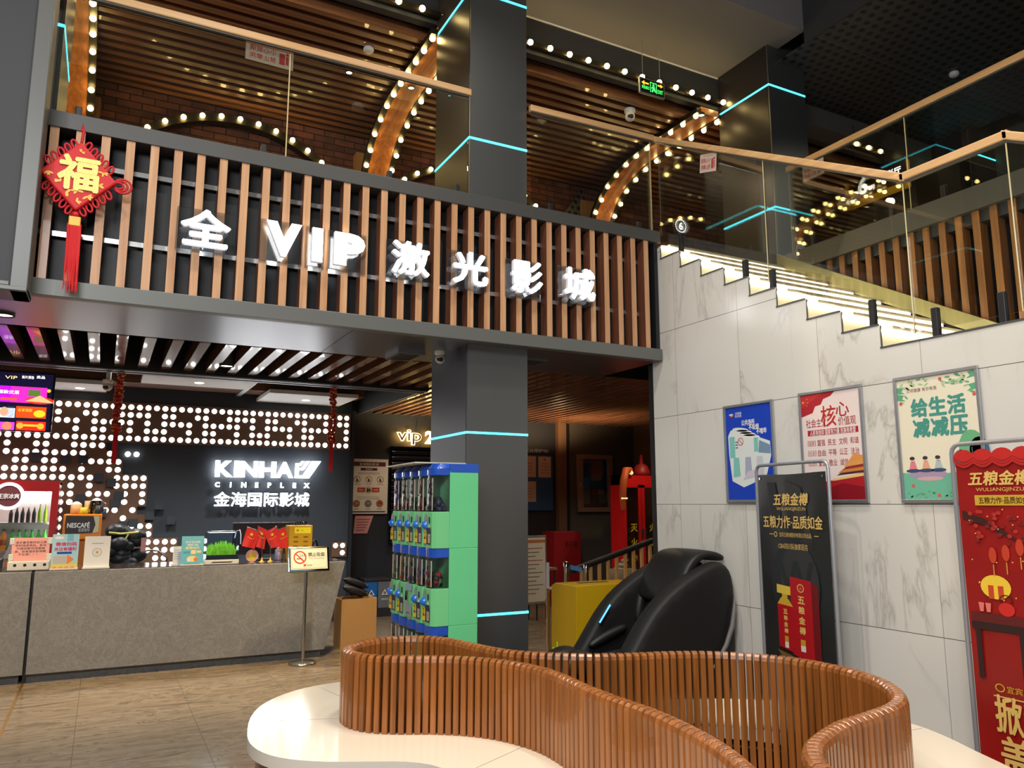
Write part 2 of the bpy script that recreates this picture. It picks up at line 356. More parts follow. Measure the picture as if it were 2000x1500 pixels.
def thing(name, label, cat, loc=(0, 0, 0), group=None, kind=None):
    o = bpy.data.objects.new(name, None); o.empty_display_size = .1; COL.objects.link(o); o.location = loc
    return tag(o, label, cat, group, kind)
def dup(o, loc=None, parent=None):
    c = o.copy(); COL.objects.link(c)
    if parent: c.parent = parent
    if loc is not None: c.location = loc
    for ch in list(o.children): dup(ch, None, c)
    return c
_cp, _sp, _ca, _sa = math.cos(PITCH), math.sin(PITCH), math.cos(YAW), math.sin(YAW)
_fw = Vector((_sa*_cp, _ca*_cp, _sp)); _rt = Vector((_ca, -_sa, 0)); _up = _rt.cross(_fw)
def at(x, y, Y=None, X=None, Z=None):
    """survey: the point of the plane Y=, X= or Z= seen at a pixel of the 2000 x 1500 picture"""
    d = _fw*F_PX+_rt*(x-1000)-_up*(y-750)
    t = Y/d.y if Y is not None else X/d.x if X is not None else (Z-CAM_H)/d.z
    return Vector((0, 0, CAM_H))+d*t

# ================================================================ SETTING
XW, YF = 4.58, 5.70
def struct(name, mb, bevel=0, label=None): return mb.build(name, kind='structure', bevel=bevel)
struct('floor', MB().box(-7, 12, -4, 12, -.1, 0, M_floor))
# marble wall with the stair profile cut into its top
steps = [(5.69, 4.08), (5.41, 3.922), (5.137, 3.765), (4.848, 3.605), (4.567, 3.45), (4.283, 3.287), (3.997, 3.128), (3.696, 2.965), (3.394, 2.802)]
LAND = 2.642
prof = [(5.85, 0), (5.85, 4.04), (5.69, 4.04)]
E_ = []
for i, (y, z) in enumerate(steps):                      # each step: riser foot at y, tread below reaches the next riser
    zn = steps[i+1][1] if i < 8 else LAND
    prof += [(y, zn)]
    yn = steps[i+1][0] if i < 8 else 2.42
    if i < 8: prof += [(yn, zn)]
prof += [(2.40, LAND), (-3.6, LAND-.02), (-3.6, 0)]
wb = MB(); Fw = Fr((XW, 0, 0), (0, -1, 0), (0, 0, 1))
wb.prism(Fw, [(-y, z) for y, z in prof], -.16, 0, M_marble)
struct('wall_right', wb)
tb = MB()
for i, (y, z) in enumerate(steps):
    zn = steps[i+1][1] if i < 8 else LAND
    yn = steps[i+1][0] if i < 8 else 2.42
    tb.box(XW-.006, XW+.002, yn, y, zn-.005, zn+.006, M_dkmetal); tb.box(XW-.006, XW+.002, y-.016, y-.008, zn, z-.01, M_dkmetal)
tb.box(XW-.006, XW+.01, -3.6, 2.42, LAND-.006, LAND+.006, M_dkmetal)
struct('trim_1', tb)
# stairs
st = thing('staircase', None, None, (5.4, 4.2, 2.4), kind='structure')
tr = MB(); rs = MB()
M_tread = mat('stair_tread', (214, 206, 186), .35, var=.06, vscale=3); M_riser = mat('stair_riser', (236, 226, 196), .35, var=.08, vscale=2.5)
for i, (y, z) in enumerate(steps):
    zn = steps[i+1][1] if i < 8 else LAND
    rs.box(XW+.002, 6.19, y-.012, y+.02, zn, z-.03, M_riser)
    yn = steps[i-1][0] if i else 5.9
    tr.box(XW+.1, 6.19, y-.03, yn, z-.03, z, M_tread)
tr.box(XW+.1, 6.19, .2, 3.394, LAND-.06, LAND, M_tread)
tr.build('tread', st); rs.build('riser', st)
for i, (y, z) in enumerate(steps):
    MB().box(XW+.004, 6.16 if i else 6.19, y-.036, y-.014, z-.052, z-.03, M_led).build('light_strip', st)
gs = MB()                                                # green-gold stringer on the far side
gs.prism(Fr((6.19, 0, 0), (0, -1, 0), (0, 0, 1)), [(-5.75, 4.08), (-5.75, 4.24), (-3.1, 2.78), (-3.1, LAND)], -.03, .0, mat('stringer', (150, 146, 104), .4, .3))
gs.build('stringer', st)
# mezzanine slab and beam
struct('slab_1', MB().box(-4, XW+.1, 5.9, 11.5, 3.9, 4.06, M_dkgrey).box(XW+.1, 6.2, 5.71, 11.5, 3.9, 4.06, M_dkgrey).box(6.26, 12, 0, 11.5, 3.9, 4.06, M_dkgrey))
bm_ = thing('beam', None, None, (2, 6.2, 2.93), kind='structure')
MB().box(-4, XW-.015, 5.68, 5.76, 2.93, 3.04, M_fascia).build('lower_fascia', bm_, bevel=.004)
MB().box(-4, XW+.01, 5.69, 5.9, 4.085, 4.2, M_ledge).build('upper_fascia', bm_, bevel=.004)
so = MB()
xs = [-4, -1.9, 1.63, 2.62, XW]
for a, b in zip(xs, xs[1:]): so.box(a+.003, b-.003, 5.76, 6.77, 2.932, 2.95, M_soffit)
so.build('soffit', bm_)
MB().box(-4, XW-.02, 5.86, 5.9, 3.0, 4.1, M_blackpanel).build('backing_panel', bm_)
MB().box(XW-.05, XW-.01, 5.72, 6.78, 2.95, 4.08, M_blackpanel).build('end_panel', bm_)
# pillars with light strips
def pillar(x, z0, z1, leds, ydeep=6.65):
    p = thing('pillar', None, None, (x+.29, 6.25, z0), kind='structure')
    zs = [z0]+[l for l in leds if z0 < l < z1]+[z1]; b = MB()
    for a, c in zip(zs, zs[1:]):
        b.box(x+.004, x+.575, 5.85, 5.87, a+.012 if a != z0 else a, c-.012 if c != z1 else c, M_pillar)
        b.box(x, x+.02, 5.87, ydeep, a+.012 if a != z0 else a, c-.012 if c != z1 else c, M_upshade if z0 > 1 else M_pillarshade)
    b.box(x+.02, x+.56, 5.87, ydeep, z0, z1, M_black); b.box(x+.56, x+.575, 5.87, ydeep, z0, z1, M_pillarshade)
    b.build('cladding', p)
    for z in leds:
        if not z0 < z < z1: continue
        MB().box(x+.0, x+.577, 5.846, 5.858, z-.009, z+.009, M_cyan).box(x-.005, x+.004, 5.852, ydeep, z-.009, z+.009, M_cyan).box(x+.573, x+.58, 5.852, ydeep, z-.009, z+.009, M_cyan).build('light_strip', p)
LZ = (.714, 2.19, 4.79, 6.22)
pillar(2.637, 0, 2.935, LZ); pillar(2.637, 4.06, 7.3, LZ); pillar(6.32, 4.06, 7.3, (4.83, 6.275)); pillar(10.0, 4.06, 7.3, (4.83, 6.28)); pillar(-1.04, 4.06, 7.3, (4.9, 6.25))
# left bulkhead box
lb = MB(); lb.box(-4, -.565, 5.42, 5.67, 2.9, 7.3, M_dkgrey); lb.box(-.585, -.49, 5.4, 5.68, 2.87, 7.3, M_dkmetal); lb.box(-4, -.49, 5.39, 5.68, 2.87, 2.9, M_dkmetal)
lb.box(-4, -.585, 5.405, 5.42, 2.9, 2.93, M_dkmetal)
struct('wall_left', lb, bevel=.006)
# atrium top: beam with soffit, ceiling, fascia behind
up = MB(); up.box(-7, 6.5, 5.46, 6.66, 6.76, 7.4, M_beam); up.box(-7, 10.1, 6.655, 6.75, 6.34, 6.76, M_dkgrey); up.box(-7, 6.5, 6.64, 6.655, 6.748, 6.76, M_white)
struct('beam_atrium', up)
struct('ceiling', MB().box(-7, 12, -4, 12, 7.4, 7.5, M_ceil))
pc = MB(); pc.box(6.5, 10.1, -1, 6.38, 6.6, 6.62, M_perf); pc.box(6.48, 6.5, -1, 5.46, 6.6, 7.4, M_dkgrey)
for y in (2.4, 3.9, 5.3): pc.box(6.5, 10.1, y, y+.012, 6.597, 6.601, M_dkmetal)
struct('ceiling_perforated', pc)
struct('ceiling_edge', MB().box(6.5, 10.1, 6.38, 6.66, 6.34, 6.62, M_hallgrey))
# slatted ceiling of the upper floor
sc_ = MB(); sc_.box(-4, 12, 6.75, 9.4, 6.5, 6.52, M_ceildark)
k = 0
y = 6.86
while y < 9.25:
    sc_.box(-4, 10.1, y, y+.075, 6.27, 6.40, M_slatceil); y += .152
struct('ceiling_slats', sc_)
struct('wall_brick', MB().box(-4, 12, 9.27, 9.4, 4.06, 6.5, M_brick))
struct('wall_upper_right', MB().box(10.58, 10.7, -1, 9.3, 4.06, 7.4, mat('olive_wall', (96, 92, 80), .6)))
pw = MB(); pw.prism(Fr((0, 9.2, 0), (1, 0, 0), (0, 0, 1)), [(4.9, 4.06), (6.0, 4.06), (6.0, 6.25), (5.6, 5.7)], 0, .03, M_perfwall)
struct('wall_perforated', pw)
# ---- lower hall
struct('wall_hall_back', MB().box(3.1, 6.86, 11.5, 11.6, 0, 3.3, M_navy)); struct('wall_hall_grey', MB().box(7.1, 8.6, 11.48, 11.6, 0, 3.3, M_hallgrey)); struct('trim_4', MB().box(6.86, 7.02, 11.4, 11.6, 0, 3.3, M_brownwall)); struct('trim_5', MB().box(7.02, 7.1, 11.44, 11.6, 0, 3.3, M_black))
struct('wall_hall_right', MB().box(8.5, 8.6, 6.3, 11.5, 0, 3.3, M_brownwall))
struct('wall_hall_end', MB().box(XW+.1, 8.6, 5.95, 6.05, 0, 2.95, M_black))
struct('wall_counter_back', MB().box(-4, 3.12, 10.98, 11.1, 0, 3.4, mat('slate_wall', (66, 73, 82), .5)))
struct('wall_counter_side', MB().box(3.12, 3.17, 10.95, 11.5, 0, 3.4, M_navy))
lc = MB(); lc.box(-4, 8.6, 6.72, 11.5, 3.3, 3.34, M_ceildark); lc.box(-4, 8.6, 6.77, 6.8, 2.95, 3.3, M_ceildark)
x = -3.9
M_ls = M_lowslat
while x < 8.5:
    lc.box(x, x+.085 if x < 3.2 else x+.06, 6.8, 8.36 if x < 3.2 else 11.5, 2.93 if x < 3.2 else 2.98, 3.06, M_ls); x += .206 if x < 3.2 else .15
struct('ceiling_low', lc)
bk = MB(); bk.box(-4, 3.28, 8.36, 8.62, 2.9, 3.3, M_black); bk.box(3.2, 3.28, 8.62, 11.0, 2.9, 3.3, M_black); bk.box(-4, 3.2, 8.62, 11.0, 3.2, 3.3, M_ceildark)
bk.box(-4, 3.29, 8.40, 8.42, 2.893, 2.9, M_alu); bk.box(-4, 3.29, 8.54, 8.56, 2.893, 2.9, M_alu); bk.box(3.22, 3.235, 8.6, 11.0, 2.893, 2.9, M_alu)
struct('ceiling_counter', bk)

# ================================================================ FACADE
scr = thing('slat_screen', 'row of upright light wood slats behind the white lit characters', 'slat screen', (2.0, 5.8, 3.04))
for i in range(33):
    x = -.478+i*.1522
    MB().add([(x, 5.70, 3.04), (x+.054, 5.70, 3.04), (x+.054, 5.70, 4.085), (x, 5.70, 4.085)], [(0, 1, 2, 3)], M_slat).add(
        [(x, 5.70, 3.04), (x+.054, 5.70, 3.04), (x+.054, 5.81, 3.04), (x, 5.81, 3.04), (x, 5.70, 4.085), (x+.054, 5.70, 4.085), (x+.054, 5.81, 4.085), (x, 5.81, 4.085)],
        [(0, 3, 2, 1), (4, 5, 6, 7), (1, 2, 6, 5), (2, 3, 7, 6), (3, 0, 4, 7)], M_slatshade).build('slat', scr)
for z in (3.37, 3.88):
    MB().box(-.5, 4.5, 5.81, 5.83, z, z+.035, M_steel).build('mounting_rail', scr)
# lit characters on clear plates
LET = [('全', .357, .67, 3.389, 3.642, 'white lit character 全 alone at the hanging red knot end'),
       ('V', .921, 1.175, 3.39, 3.649, 'white lit letter V on the wood slats'),
       ('I', 1.255, 1.334, 3.388, 3.648, 'white lit letter I between V and P on the slats'),
       ('P', 1.422, 1.659, 3.39, 3.645, 'white lit letter P on the wood slats'),
       ('激', 1.885, 2.184, 3.393, 3.654, 'white lit character 激 next after the letter P'),
       ('光', 2.402, 2.705, 3.387, 3.648, 'white lit character 光 directly above the grey pillar'),
       ('影', 2.944, 3.227, 3.38, 3.652, 'white lit character 影 between 光 and 城 on the slats'),
       ('城', 3.462, 3.768, 3.388, 3.665, 'white lit character 城 nearest the marble wall')]
for s, x0, x1, z0, z1, lab in LET:
    t = thing('sign_letter', lab, 'sign letter', ((x0+x1)/2, 5.66, z0), 'lit characters of the facade sign')
    F = front(0, 5.65, 0)
    MB().text(F, s, (x0+x1)/2, (z0+z1)/2, z1-z0, 0, M_letter, side=M_letside, depth=.04, bold=.026 if len(s.encode()) > 1 else .062, width=x1-x0, res=3).build('letter_face', t)
    MB().box(x0-.03, x1+.03, 5.69, 5.698, z0-.03, z1+.03, M_clear).build('backing_plate', t)
# ================================================================ RED KNOT
M_knot = mat('knot_red', (196, 18, 34), .6, bump=.2, bscale=200); M_velvet = mat('red_cloth', (206, 14, 22), .55, bump=.1, bscale=300); M_goldpr = mat('gold_print', (228, 170, 66), .45, .2); M_goldft = mat('gold_foil', (222, 196, 112), .4, .45, bump=.3, bscale=120)
kn = thing('knot_ornament', 'large red hanging knot ornament with gold 福 character and tassel', 'ornament', (-.285, 5.58, 2.95))
F = front(-.285, 5.62, 3.72); h = .225
b = MB(); b.prism(F, [(0, -h-.01), (h, 0), (0, h+.02), (-h, 0)], 0, .045, M_velvet); b.build('cushion', kn, bevel=.012)
b = MB()
b.text(F, '福', .0, .02, .225, .047, M_goldft, depth=.006, bold=.035)
rnd = random.Random(5)
for px, py, s in ((-.17, .0, 1), (.14, .05, 1), (.12, -.04, 1.1), (-.1, -.05, 1.1), (0, .17, .7), (-.06, -.12, 1.2), (.06, -.13, 1.2), (0, -.17, 1), (0, -.095, 1.4)):
    for q in range(4):
        a = rnd.random()*6.28
        b.disc(F, px+.016*math.cos(a), py+.01*math.sin(a), .016*s, .0475+.0004*q, M_goldpr, 9, .006*s, rot=a)
b.build('gold_print', kn)
b = MB()
def loop(cx, cz, ax, L, wd, r=.0075):
    d = (math.cos(ax), math.sin(ax)); n = (-d[1], d[0]); P = []
    for i in range(14):
        t = 2*PI*i/14; a = L*.5*(1-math.cos(t)); c = wd*math.sin(t)
        P.append(F.p(cx+d[0]*a+n[0]*c, cz+d[1]*a+n[1]*c, .02))
    b.tube(P, r, M_knot, 7, closed=True)
for sx in (-1, 1):
    for sz in (-1, 1):
        for k in range(5):
            f = .12+.155*k; loop(sx*h*f, sz*h*(1-f), math.atan2(sz, sx)+(R(20) if sx*sz > 0 else -R(20)), .062, .016)
    for rr in (.09, .065, .04): loop(sx*(h-.02), -.01, 0 if sx > 0 else PI, rr+.02, rr*.55)
b.build('loop_border', kn)
MB().tube([F.p(0, h+.02, .02), F.p(.006, h+.10, .02), F.p(.0, h+.16, .02), F.p(-.005, h+.1, .02)], .009, M_knot, 8).build('hanging_cord', kn)
b = MB(); b.ball(F.p(0, -h-.03, .02), .024, M_knot); b.box(-.32, -.25, 5.58, 5.61, 3.385, 3.45, M_goldpr)
b.build('tassel_head', kn, bevel=.006)
b = MB(); rnd = random.Random(3)
for i in range(46):
    x = -.322+.074*(i % 23)/22+rnd.uniform(-.002, .002); yy = 5.585+.018*(i//23); l = 2.965+rnd.uniform(-.03, .03)
    b.tube([(x, yy, 3.40), (x+.004, yy-.004, 3.2), (x+.012+rnd.uniform(-.012, .006), yy, l)], [.0032, .0032, .002], M_velvet, 5)
b.build('tassel', kn)
# ================================================================ BENCH
def catmull(P, step, closed=True):
    out = []; n = len(P)
    for i in range(n):
        p0, p1, p2, p3 = (Vector(P[(i+k-1) % n]) for k in range(4))
        for j in range(12):
            t = j/12; out.append(.5*((2*p1)+(p2-p0)*t+(2*p0-5*p1+4*p2-p3)*t*t+(3*p1-p0-3*p2+p3)*t**3))
    L = [0]
    for i in range(len(out)): L.append(L[-1]+(out[(i+1) % len(out)]-out[i]).length)
    N_ = int(L[-1]/step); res = []; k = 0
    for i in range(N_):
        s = L[-1]*i/N_
        while L[k+1] < s: k += 1
        t = (s-L[k])/max(1e-9, L[k+1]-L[k]); res.append(out[k].lerp(out[(k+1) % len(out)], t))
    return res
WC = [(1.60, 1.60), (1.735, 1.80), (1.83, 2.02), (1.885, 2.25), (1.912, 2.5), (1.905, 2.75), (1.91, 2.98), (1.93, 3.2), (1.925, 3.36), (1.885, 3.515), (1.82, 3.65), (1.71, 3.78), (1.58, 3.877), (1.44, 3.95), (1.315, 4.04),
      (1.25, 4.16), (1.245, 4.3), (1.30, 4.42), (1.42, 4.515), (1.58, 4.545), (1.73, 4.49), (1.83, 4.38), (1.885, 4.22), (1.925, 4.04), (1.985, 3.86), (2.1, 3.715), (2.31, 3.56), (2.5, 3.475), (2.705, 3.415),
      (2.895, 3.325), (3.04, 3.2), (3.15, 3.05), (3.2, 2.9), (3.21, 2.7), (3.175, 2.53), (3.09, 2.365), (2.95, 2.22), (2.80, 2.14), (2.62, 2.095), (2.43, 2.06), (2.265, 2.0), (2.12, 1.925), (2.02, 1.83), (1.96, 1.72), (1.95, 1.5),
      (2.0, 1.25), (1.92, 1.02), (1.7, .95), (1.5, 1.05), (1.45, 1.3)]
SEAT = [(.73, 4.25), (.735, 4.02), (.81, 3.84), (.96, 3.70), (1.15, 3.6), (1.30, 3.52), (1.40, 3.40), (1.43, 3.2), (1.41, 2.9), (1.38, 2.5), (1.36, 2.2), (1.28, 1.95), (1.13, 1.7), (1.0, 1.4), (1.0, 1.0), (1.2, .62), (1.7, .47), (2.2, .6),
        (2.48, 1.0), (2.56, 1.35), (2.78, 1.52), (3.12, 1.6), (3.42, 1.82), (3.61, 2.15), (3.74, 2.44), (3.83, 2.64), (3.885, 2.86), (3.84, 3.15), (3.68, 3.46), (3.4, 3.72), (3.0, 3.92), (2.65, 4.05), (2.46, 4.22), (2.36, 4.5), (2.2, 4.82), (1.92, 5.08), (1.62, 5.21),
        (1.40, 5.22), (1.16, 5.13), (.94, 4.91), (.81, 4.63)]
M_seat = mat('seat_solid_surface', (236, 222, 200), .13, var=.02, vscale=1.5, coat=.3); M_seatedge = mat('seat_edge', (222, 216, 204), .3)
bn = thing('curved_bench', 'wavy cream bench with a slatted orange wood backrest loop', 'bench', (2.2, 3.0, 0))
wc = catmull(WC, .0405); sc2 = catmull(SEAT, .06)
def wall_ring(mb, pts, z0, z1, m, flip=False, inset=0):
    n = len(pts); P = [(p.x, p.y, z0) for p in pts]+[(p.x, p.y, z1) for p in pts]
    fs = [(i, (i+1) % n, n+(i+1) % n, n+i) for i in range(n)]
    if flip: fs = [f[::-1] for f in fs]
    mb.add(P, fs, m, True)
sb = MB(); outer = sc2; inner = wc
poly = [[Vector((p.x, p.y, 0)) for p in outer], [Vector((p.x, p.y, 0)) for p in inner]]
tri = tessellate_polygon(poly); flat = [p for l in poly for p in l]
for z, up_ in ((.452, 1), (.395, 0)):
    fs = []
    for a, c, d in tri:
        nz = (flat[c]-flat[a]).cross(flat[d]-flat[a]).z
        fs.append((a, c, d) if (nz > 0) == bool(up_) else (a, d, c))
    sb.add([(p.x, p.y, z) for p in flat], fs, M_seat)
ccw = sum(outer[i].x*outer[(i+1) % len(outer)].y-outer[(i+1) % len(outer)].x*outer[i].y for i in range(len(outer))) > 0
wall_ring(sb, outer, .395, .452, M_seatedge, flip=not ccw); wall_ring(sb, inner, .395, .452, M_seatedge)
M_seam = mat('seat_seam', (160, 146, 126), .4)
for (x0, y0), (x1, y1) in (((1.90, 3.48), (1.40, 3.22)), ((1.245, 4.36), (.79, 4.52)), ((1.42, 4.52), (1.3, 5.2)), ((2.9, 3.33), (3.1, 3.88)), ((3.2, 2.8), (3.86, 2.78))):
    d = Vector((y1-y0, x0-x1)).normalized()*.0016
    sb.add([(x0-d.x, y0-d.y, .4526), (x0+d.x, y0+d.y, .4526), (x1+d.x, y1+d.y, .4526), (x1-d.x, y1-d.y, .4526)], [(0, 1, 2, 3)], M_seam)
sb.build('seat', bn)
bb = MB()                                              # recessed slatted base
n = len(outer); cen = []
for i, p in enumerate(outer):
    t = (outer[(i+1) % n]-outer[i-1]).normalized(); nn = Vector((-t.y, t.x)) if ccw else Vector((t.y, -t.x)); cen.append(p+nn*.06)
wall_ring(bb, cen, .0, .395, M_bench, flip=not ccw)
for i in range(n):
    p, q = cen[i], cen[(i+1) % n]; t = (q-p).normalized(); o_ = Vector((t.y, -t.x)) if ccw else Vector((-t.y, t.x))
    for f in (.1, .6):
        a = p.lerp(q, f); c = a+t*.02; a2 = a+o_*.014; c2 = c+o_*.014
        bb.hexa([(a.x, a.y, 0), (c.x, c.y, 0), (c2.x, c2.y, 0), (a2.x, a2.y, 0), (a.x, a.y, .394), (c.x, c.y, .394), (c2.x, c2.y, .394), (a2.x, a2.y, .394)], M_bench)
bb.build('base', bn)
# backrest: upright boards with rounded tops standing across the curve
def boards(idx, name):
    mb = MB(); n = len(wc)
    for i in idx:
        p = wc[i % n]; t = (wc[(i+1) % n]-wc[(i-1) % n]).normalized(); a = Vector((-t.y, t.x))
        th, dp, z1 = .0152, .036, .83
        prof_ = [(-dp, .06), (dp, .06), (dp, z1-.03), (dp*.85, z1-.012), (dp*.5, z1-.002), (0, z1), (-dp*.5, z1-.002), (-dp*.85, z1-.012), (-dp, z1-.03)]
        k = len(prof_); P = []
        for s_, sh in ((-1, .8), (-.8, 1), (.8, 1), (1, .8)):
            P += [(p.x+a.x*u*(sh if z > .1 else 1)+t.x*th*s_, p.y+a.y*u*(sh if z > .1 else 1)+t.y*th*s_, z-(1-sh)*.012) for u, z in prof_]
        fs = [tuple(range(k)), tuple(range(3*k, 4*k))[::-1]]
        for r_ in range(3): fs += [(r_*k+j, (r_+1)*k+j, (r_+1)*k+(j+1) % k, r_*k+(j+1) % k) for j in range(k)]
        mb.add(P, fs, M_bench)
    return mb.build(name, bn)
nb = len(wc); cuts = [0, nb*2//10, nb*4//10, nb*6//10, nb*8//10, nb]
for a, c in zip(cuts, cuts[1:]): boards(range(a, c), 'backrest_section')
rb = MB()
for z in (.2, .36):
    rb.tube([(p.x, p.y, z) for p in wc[::3]], .012, M_black, 6, closed=True)
rb.build('support_rail', bn)
# ================================================================ COUNTER
def counter(x0, x1, sl, label):
    t = thing('reception_counter', label, 'counter', ((x0+x1)/2, 8.9, 0))
    F = front(0, 8.53, 0)
    MB().prism(F, [(x0, .075), (x1-sl, .075), (x1, .985), (x0, .985)], 0, -.7, M_counter).build('body', t, bevel=.004)
    MB().prism(F, [(x0+.0, 0), (x1-sl-.03, 0), (x1-sl-.03, .075), (x0, .075)], -.06, -.66, M_kick).build('plinth', t)
    MB().box(x0, x1-.01, 8.56, 9.22, .985, .992, mat('counter_top', (70, 60, 56), .12, coat=.4)).build('worktop', t)
counter(-4, -.525, 0, 'far section of grey stone counter cut off by the picture edge')
counter(-.5, 2.41, .2, 'long grey stone reception counter with slanting end')
struct('trim_2', MB().box(-.525, -.5, 8.56, 9.2, 0, .98, M_black)); struct('trim_3', MB().box(-.525, -.505, 5.0, 8.55, 0, .003, M_bronze))
# ================================================================ DOTTED LIGHT WALL AND LOGO
RW = {0: range(-14, 37), 4: range(-14, 37),
      1: [0, 3, 4, 7, 8, 9, 10, 12, 13, 16, 17, 20, 21, 22, 23, 25, 26, 29, 30, 33, 34, 35, 36],
      2: [0, 1, 2, 4, 5, 6, 7, 8, 10, 12, 13, 14, 15, 17, 18, 19, 20, 21, 23, 25, 26, 27, 28, 30, 31, 32, 33, 34, 36],
      3: [2, 4, 5, 8, 10, 11, 12, 15, 17, 18, 21, 23, 24, 25, 28, 30, 31, 34, 36],
      5: [-5, -2, -1, 2, 3, 4, 5], 6: [-5, -4, -3, -2, -1, 0, 1, 2, 3, 6, 8, 9], 7: [-4, -3, -1, 0, 1, 3, 4, 5, 6, 7], 8: [-6, -5, -4, -3, -2, -1, 0, 1, 3, 6, 7],
      9: [-6, -5, -4, -3, -2, -1, 0, 1, 2, 3, 4, 5, 7, 8, 9, 10], 10: [2, 4, 7, 8, 9, 10, -2, -4], 11: [1, 2, 4, 5, 6, 8, 10], 12: [2, 8, 10, 1], 13: [1, 6, 7, 9], 14: [1, 8], 15: [1, 8, 9, 10, 11], 16: [1, 7, 10, 11],
      17: [11, 12, 13, 14], 18: [11, 12, 13, 14, 15, 35, 36], 19: [12, 13, 36], 20: [12, 13]}
X0, Z0, DP, DY = -.546, 2.822, .0995, 10.93
pw_ = thing('dotted_light_wall', 'brown wall panel pierced by rows of glowing white dots', 'light wall', (.5, 10.96, .8))
b = MB(); M_brpanel = mat('brown_panel', (124, 94, 74), .45, var=.12, vscale=3)
mx = {5: 5, 6: 6, 7: 7, 8: 7, 9: 10, 10: 10, 11: 10, 12: 10, 13: 9, 14: 10, 15: 11, 16: 11, 17: 14, 18: 15, 19: 14, 20: 14}
b.box(-2.0, X0+36.6*DP, DY, 10.975, Z0-4.55*DP, Z0+.6*DP, M_brpanel)
for r_, m_ in mx.items(): b.box(-2.0, X0+(m_+.5)*DP, DY, 10.975, Z0-(r_+.55)*DP, Z0-(r_-.45)*DP, M_brpanel)
for r_ in (18, 19): b.box(X0+34.5*DP, X0+36.6*DP, DY, 10.975, Z0-(r_+.55)*DP, Z0-(r_-.45)*DP, M_brpanel)
b.build('panel', pw_)
b = MB(); F = front(0, DY, 0)
for r_, cs in RW.items():
    for c in cs: b.disc(F, X0+c*DP, Z0-r_*DP, .0335, .003, M_dot, 14)
b.build('light_dots', pw_, kind='stuff')
b = MB()
for c, r_ in ((-2, 6.6), (1.2, 6.9), (3.1, 6.8), (5, 9), (6.4, 9.6), (3.2, 11.6), (5.6, 13.3), (7.4, 11.2), (9.2, 14.6), (12, 12.4), (11, 13.7), (13.5, 14.3), (9, 16), (8, 14.9), (7, 12.2), (0, 10.5), (9.3, 18.2)):
    b.box(X0+(c-.52)*DP, X0+(c+.52)*DP, DY-.035, DY+.02, Z0-(r_+.52)*DP, Z0-(r_-.52)*DP, MATS['slate_wall'])
b.build('raised_block', pw_)
lg = thing('wall_logo', 'white lit cinema name logo on the dark wall behind the counter', 'sign', (1.9, 10.9, 1.5))
F = front(0, 10.88, 0); b = MB()
for s, u, wd in (('K', 1.398, .225), ('I', 1.556, .07), ('N', 1.714, .225), ('H', 1.952, .225), ('A', 2.176, .235)):
    b.text(F, s, u, 2.062, .215, 0, M_letter, side=M_letside, depth=.05, bold=.05, width=wd)
lp = lambda *P: [(1.285+(x-180)*.000868, 2.19-(y-135)*.000778) for x, y in P]
for P in (lp((1620, 135), (1772, 135), (1592, 437), (1362, 437), (1368, 180), (1430, 176), (1425, 388), (1488, 388)), lp((1432, 300), (1432, 262), (1470, 250), (1530, 137), (1602, 137), (1510, 285), (1490, 300)), lp((1436, 226), (1434, 180), (1462, 138), (1512, 138), (1462, 220))):
    b.poly(F, P, .05, M_letter)
b.build('name_letters', lg)
for i, s in enumerate('CINEPLEX'): MB().text(F, s, 1.325+i*.1655, 1.855, .068, 0, M_letter, side=M_letside, depth=.04, bold=.045).build('small_letter', lg)
b = MB(); b.text(F, '金海国际影城', 1.91, 1.665, .185, 0, M_letter, side=M_letside, depth=.04, bold=.014, width=1.23, res=2)
b.build('lower_characters', lg)

# ================================================================ GOODS ON THE COUNTER
CT = .992
def span(x0, x1, y0, y1, Y):
    a = at(x0, y1, Y=Y); c = at(x1, y0, Y=Y); return a.x, c.x, a.z, c.z
C3 = lambda r, g, b, **k: mat('paint_%d_%d_%d' % (r, g, b), (r, g, b), k.get('rough', .5))
M_ink = C3(40, 40, 44); M_wt = C3(240, 238, 232); M_pinkp = C3(240, 168, 156); M_acr = mat('acrylic_white', (226, 224, 218), .25)
def stand(name, label, x0, x1, y0, Y, col, draw, group=None, base=M_acr, th=.012, cat='sign stand'):
    a, c, _, z1 = span(x0, x1, y0, y0, Y)
    t = thing(name, label, cat, ((a+c)/2, Y, CT), group)
    MB().box(a, c, Y, Y+th, CT+.012, z1, col).build('board', t)
    MB().box(a-.006, c+.006, Y-.03, Y+.05, CT, CT+.012, base).build('base', t)
    F = front((a+c)/2, Y-.0008, (CT+z1)/2); b = MB(); draw(b, F, c-a, z1-CT); 
    if b.v: b.build('print', t)
    return t
def d1(b, F, w_, h):
    b.text(F, '请妥善保管好自己携', 0, h*.30, .022, 0, M_ink, width=w_*.82); b.text(F, '带的随身物品，影城', 0, h*.17, .022, 0, M_ink, width=w_*.82)
    b.text(F, '不提供寄存保管服', 0, h*.04, .022, 0, M_ink, width=w_*.76); b.text(F, '务，如有遗失影城概', 0, -h*.09, .022, 0, M_ink, width=w_*.82); b.text(F, '不负责！！！', -.02, -h*.22, .022, 0, M_ink, width=w_*.5)
t = thing('power_bank_rack', 'white rack with four round slots carrying a pink paper notice', 'rack', (-.66, 8.66, CT))
a, c, _, z1 = span(24, 98, 1050, 1050, 8.62)
M_rack = mat('rack_white', (216, 210, 200), .4)
MB().box(a-.02, c+.01, 8.62, 8.86, CT, CT+.085, M_rack).build('housing', t, bevel=.008)
F = front(0, 8.6195, 0)
for k in range(4): MB().disc(F, a+.04+k*(c-a-.05)/3.2, CT+.05, .014, 0, M_black, 12).build('slot', t)
MB().box(a, c, 8.66, 8.672, CT+.085, z1, M_pinkp).build('notice_board', t)
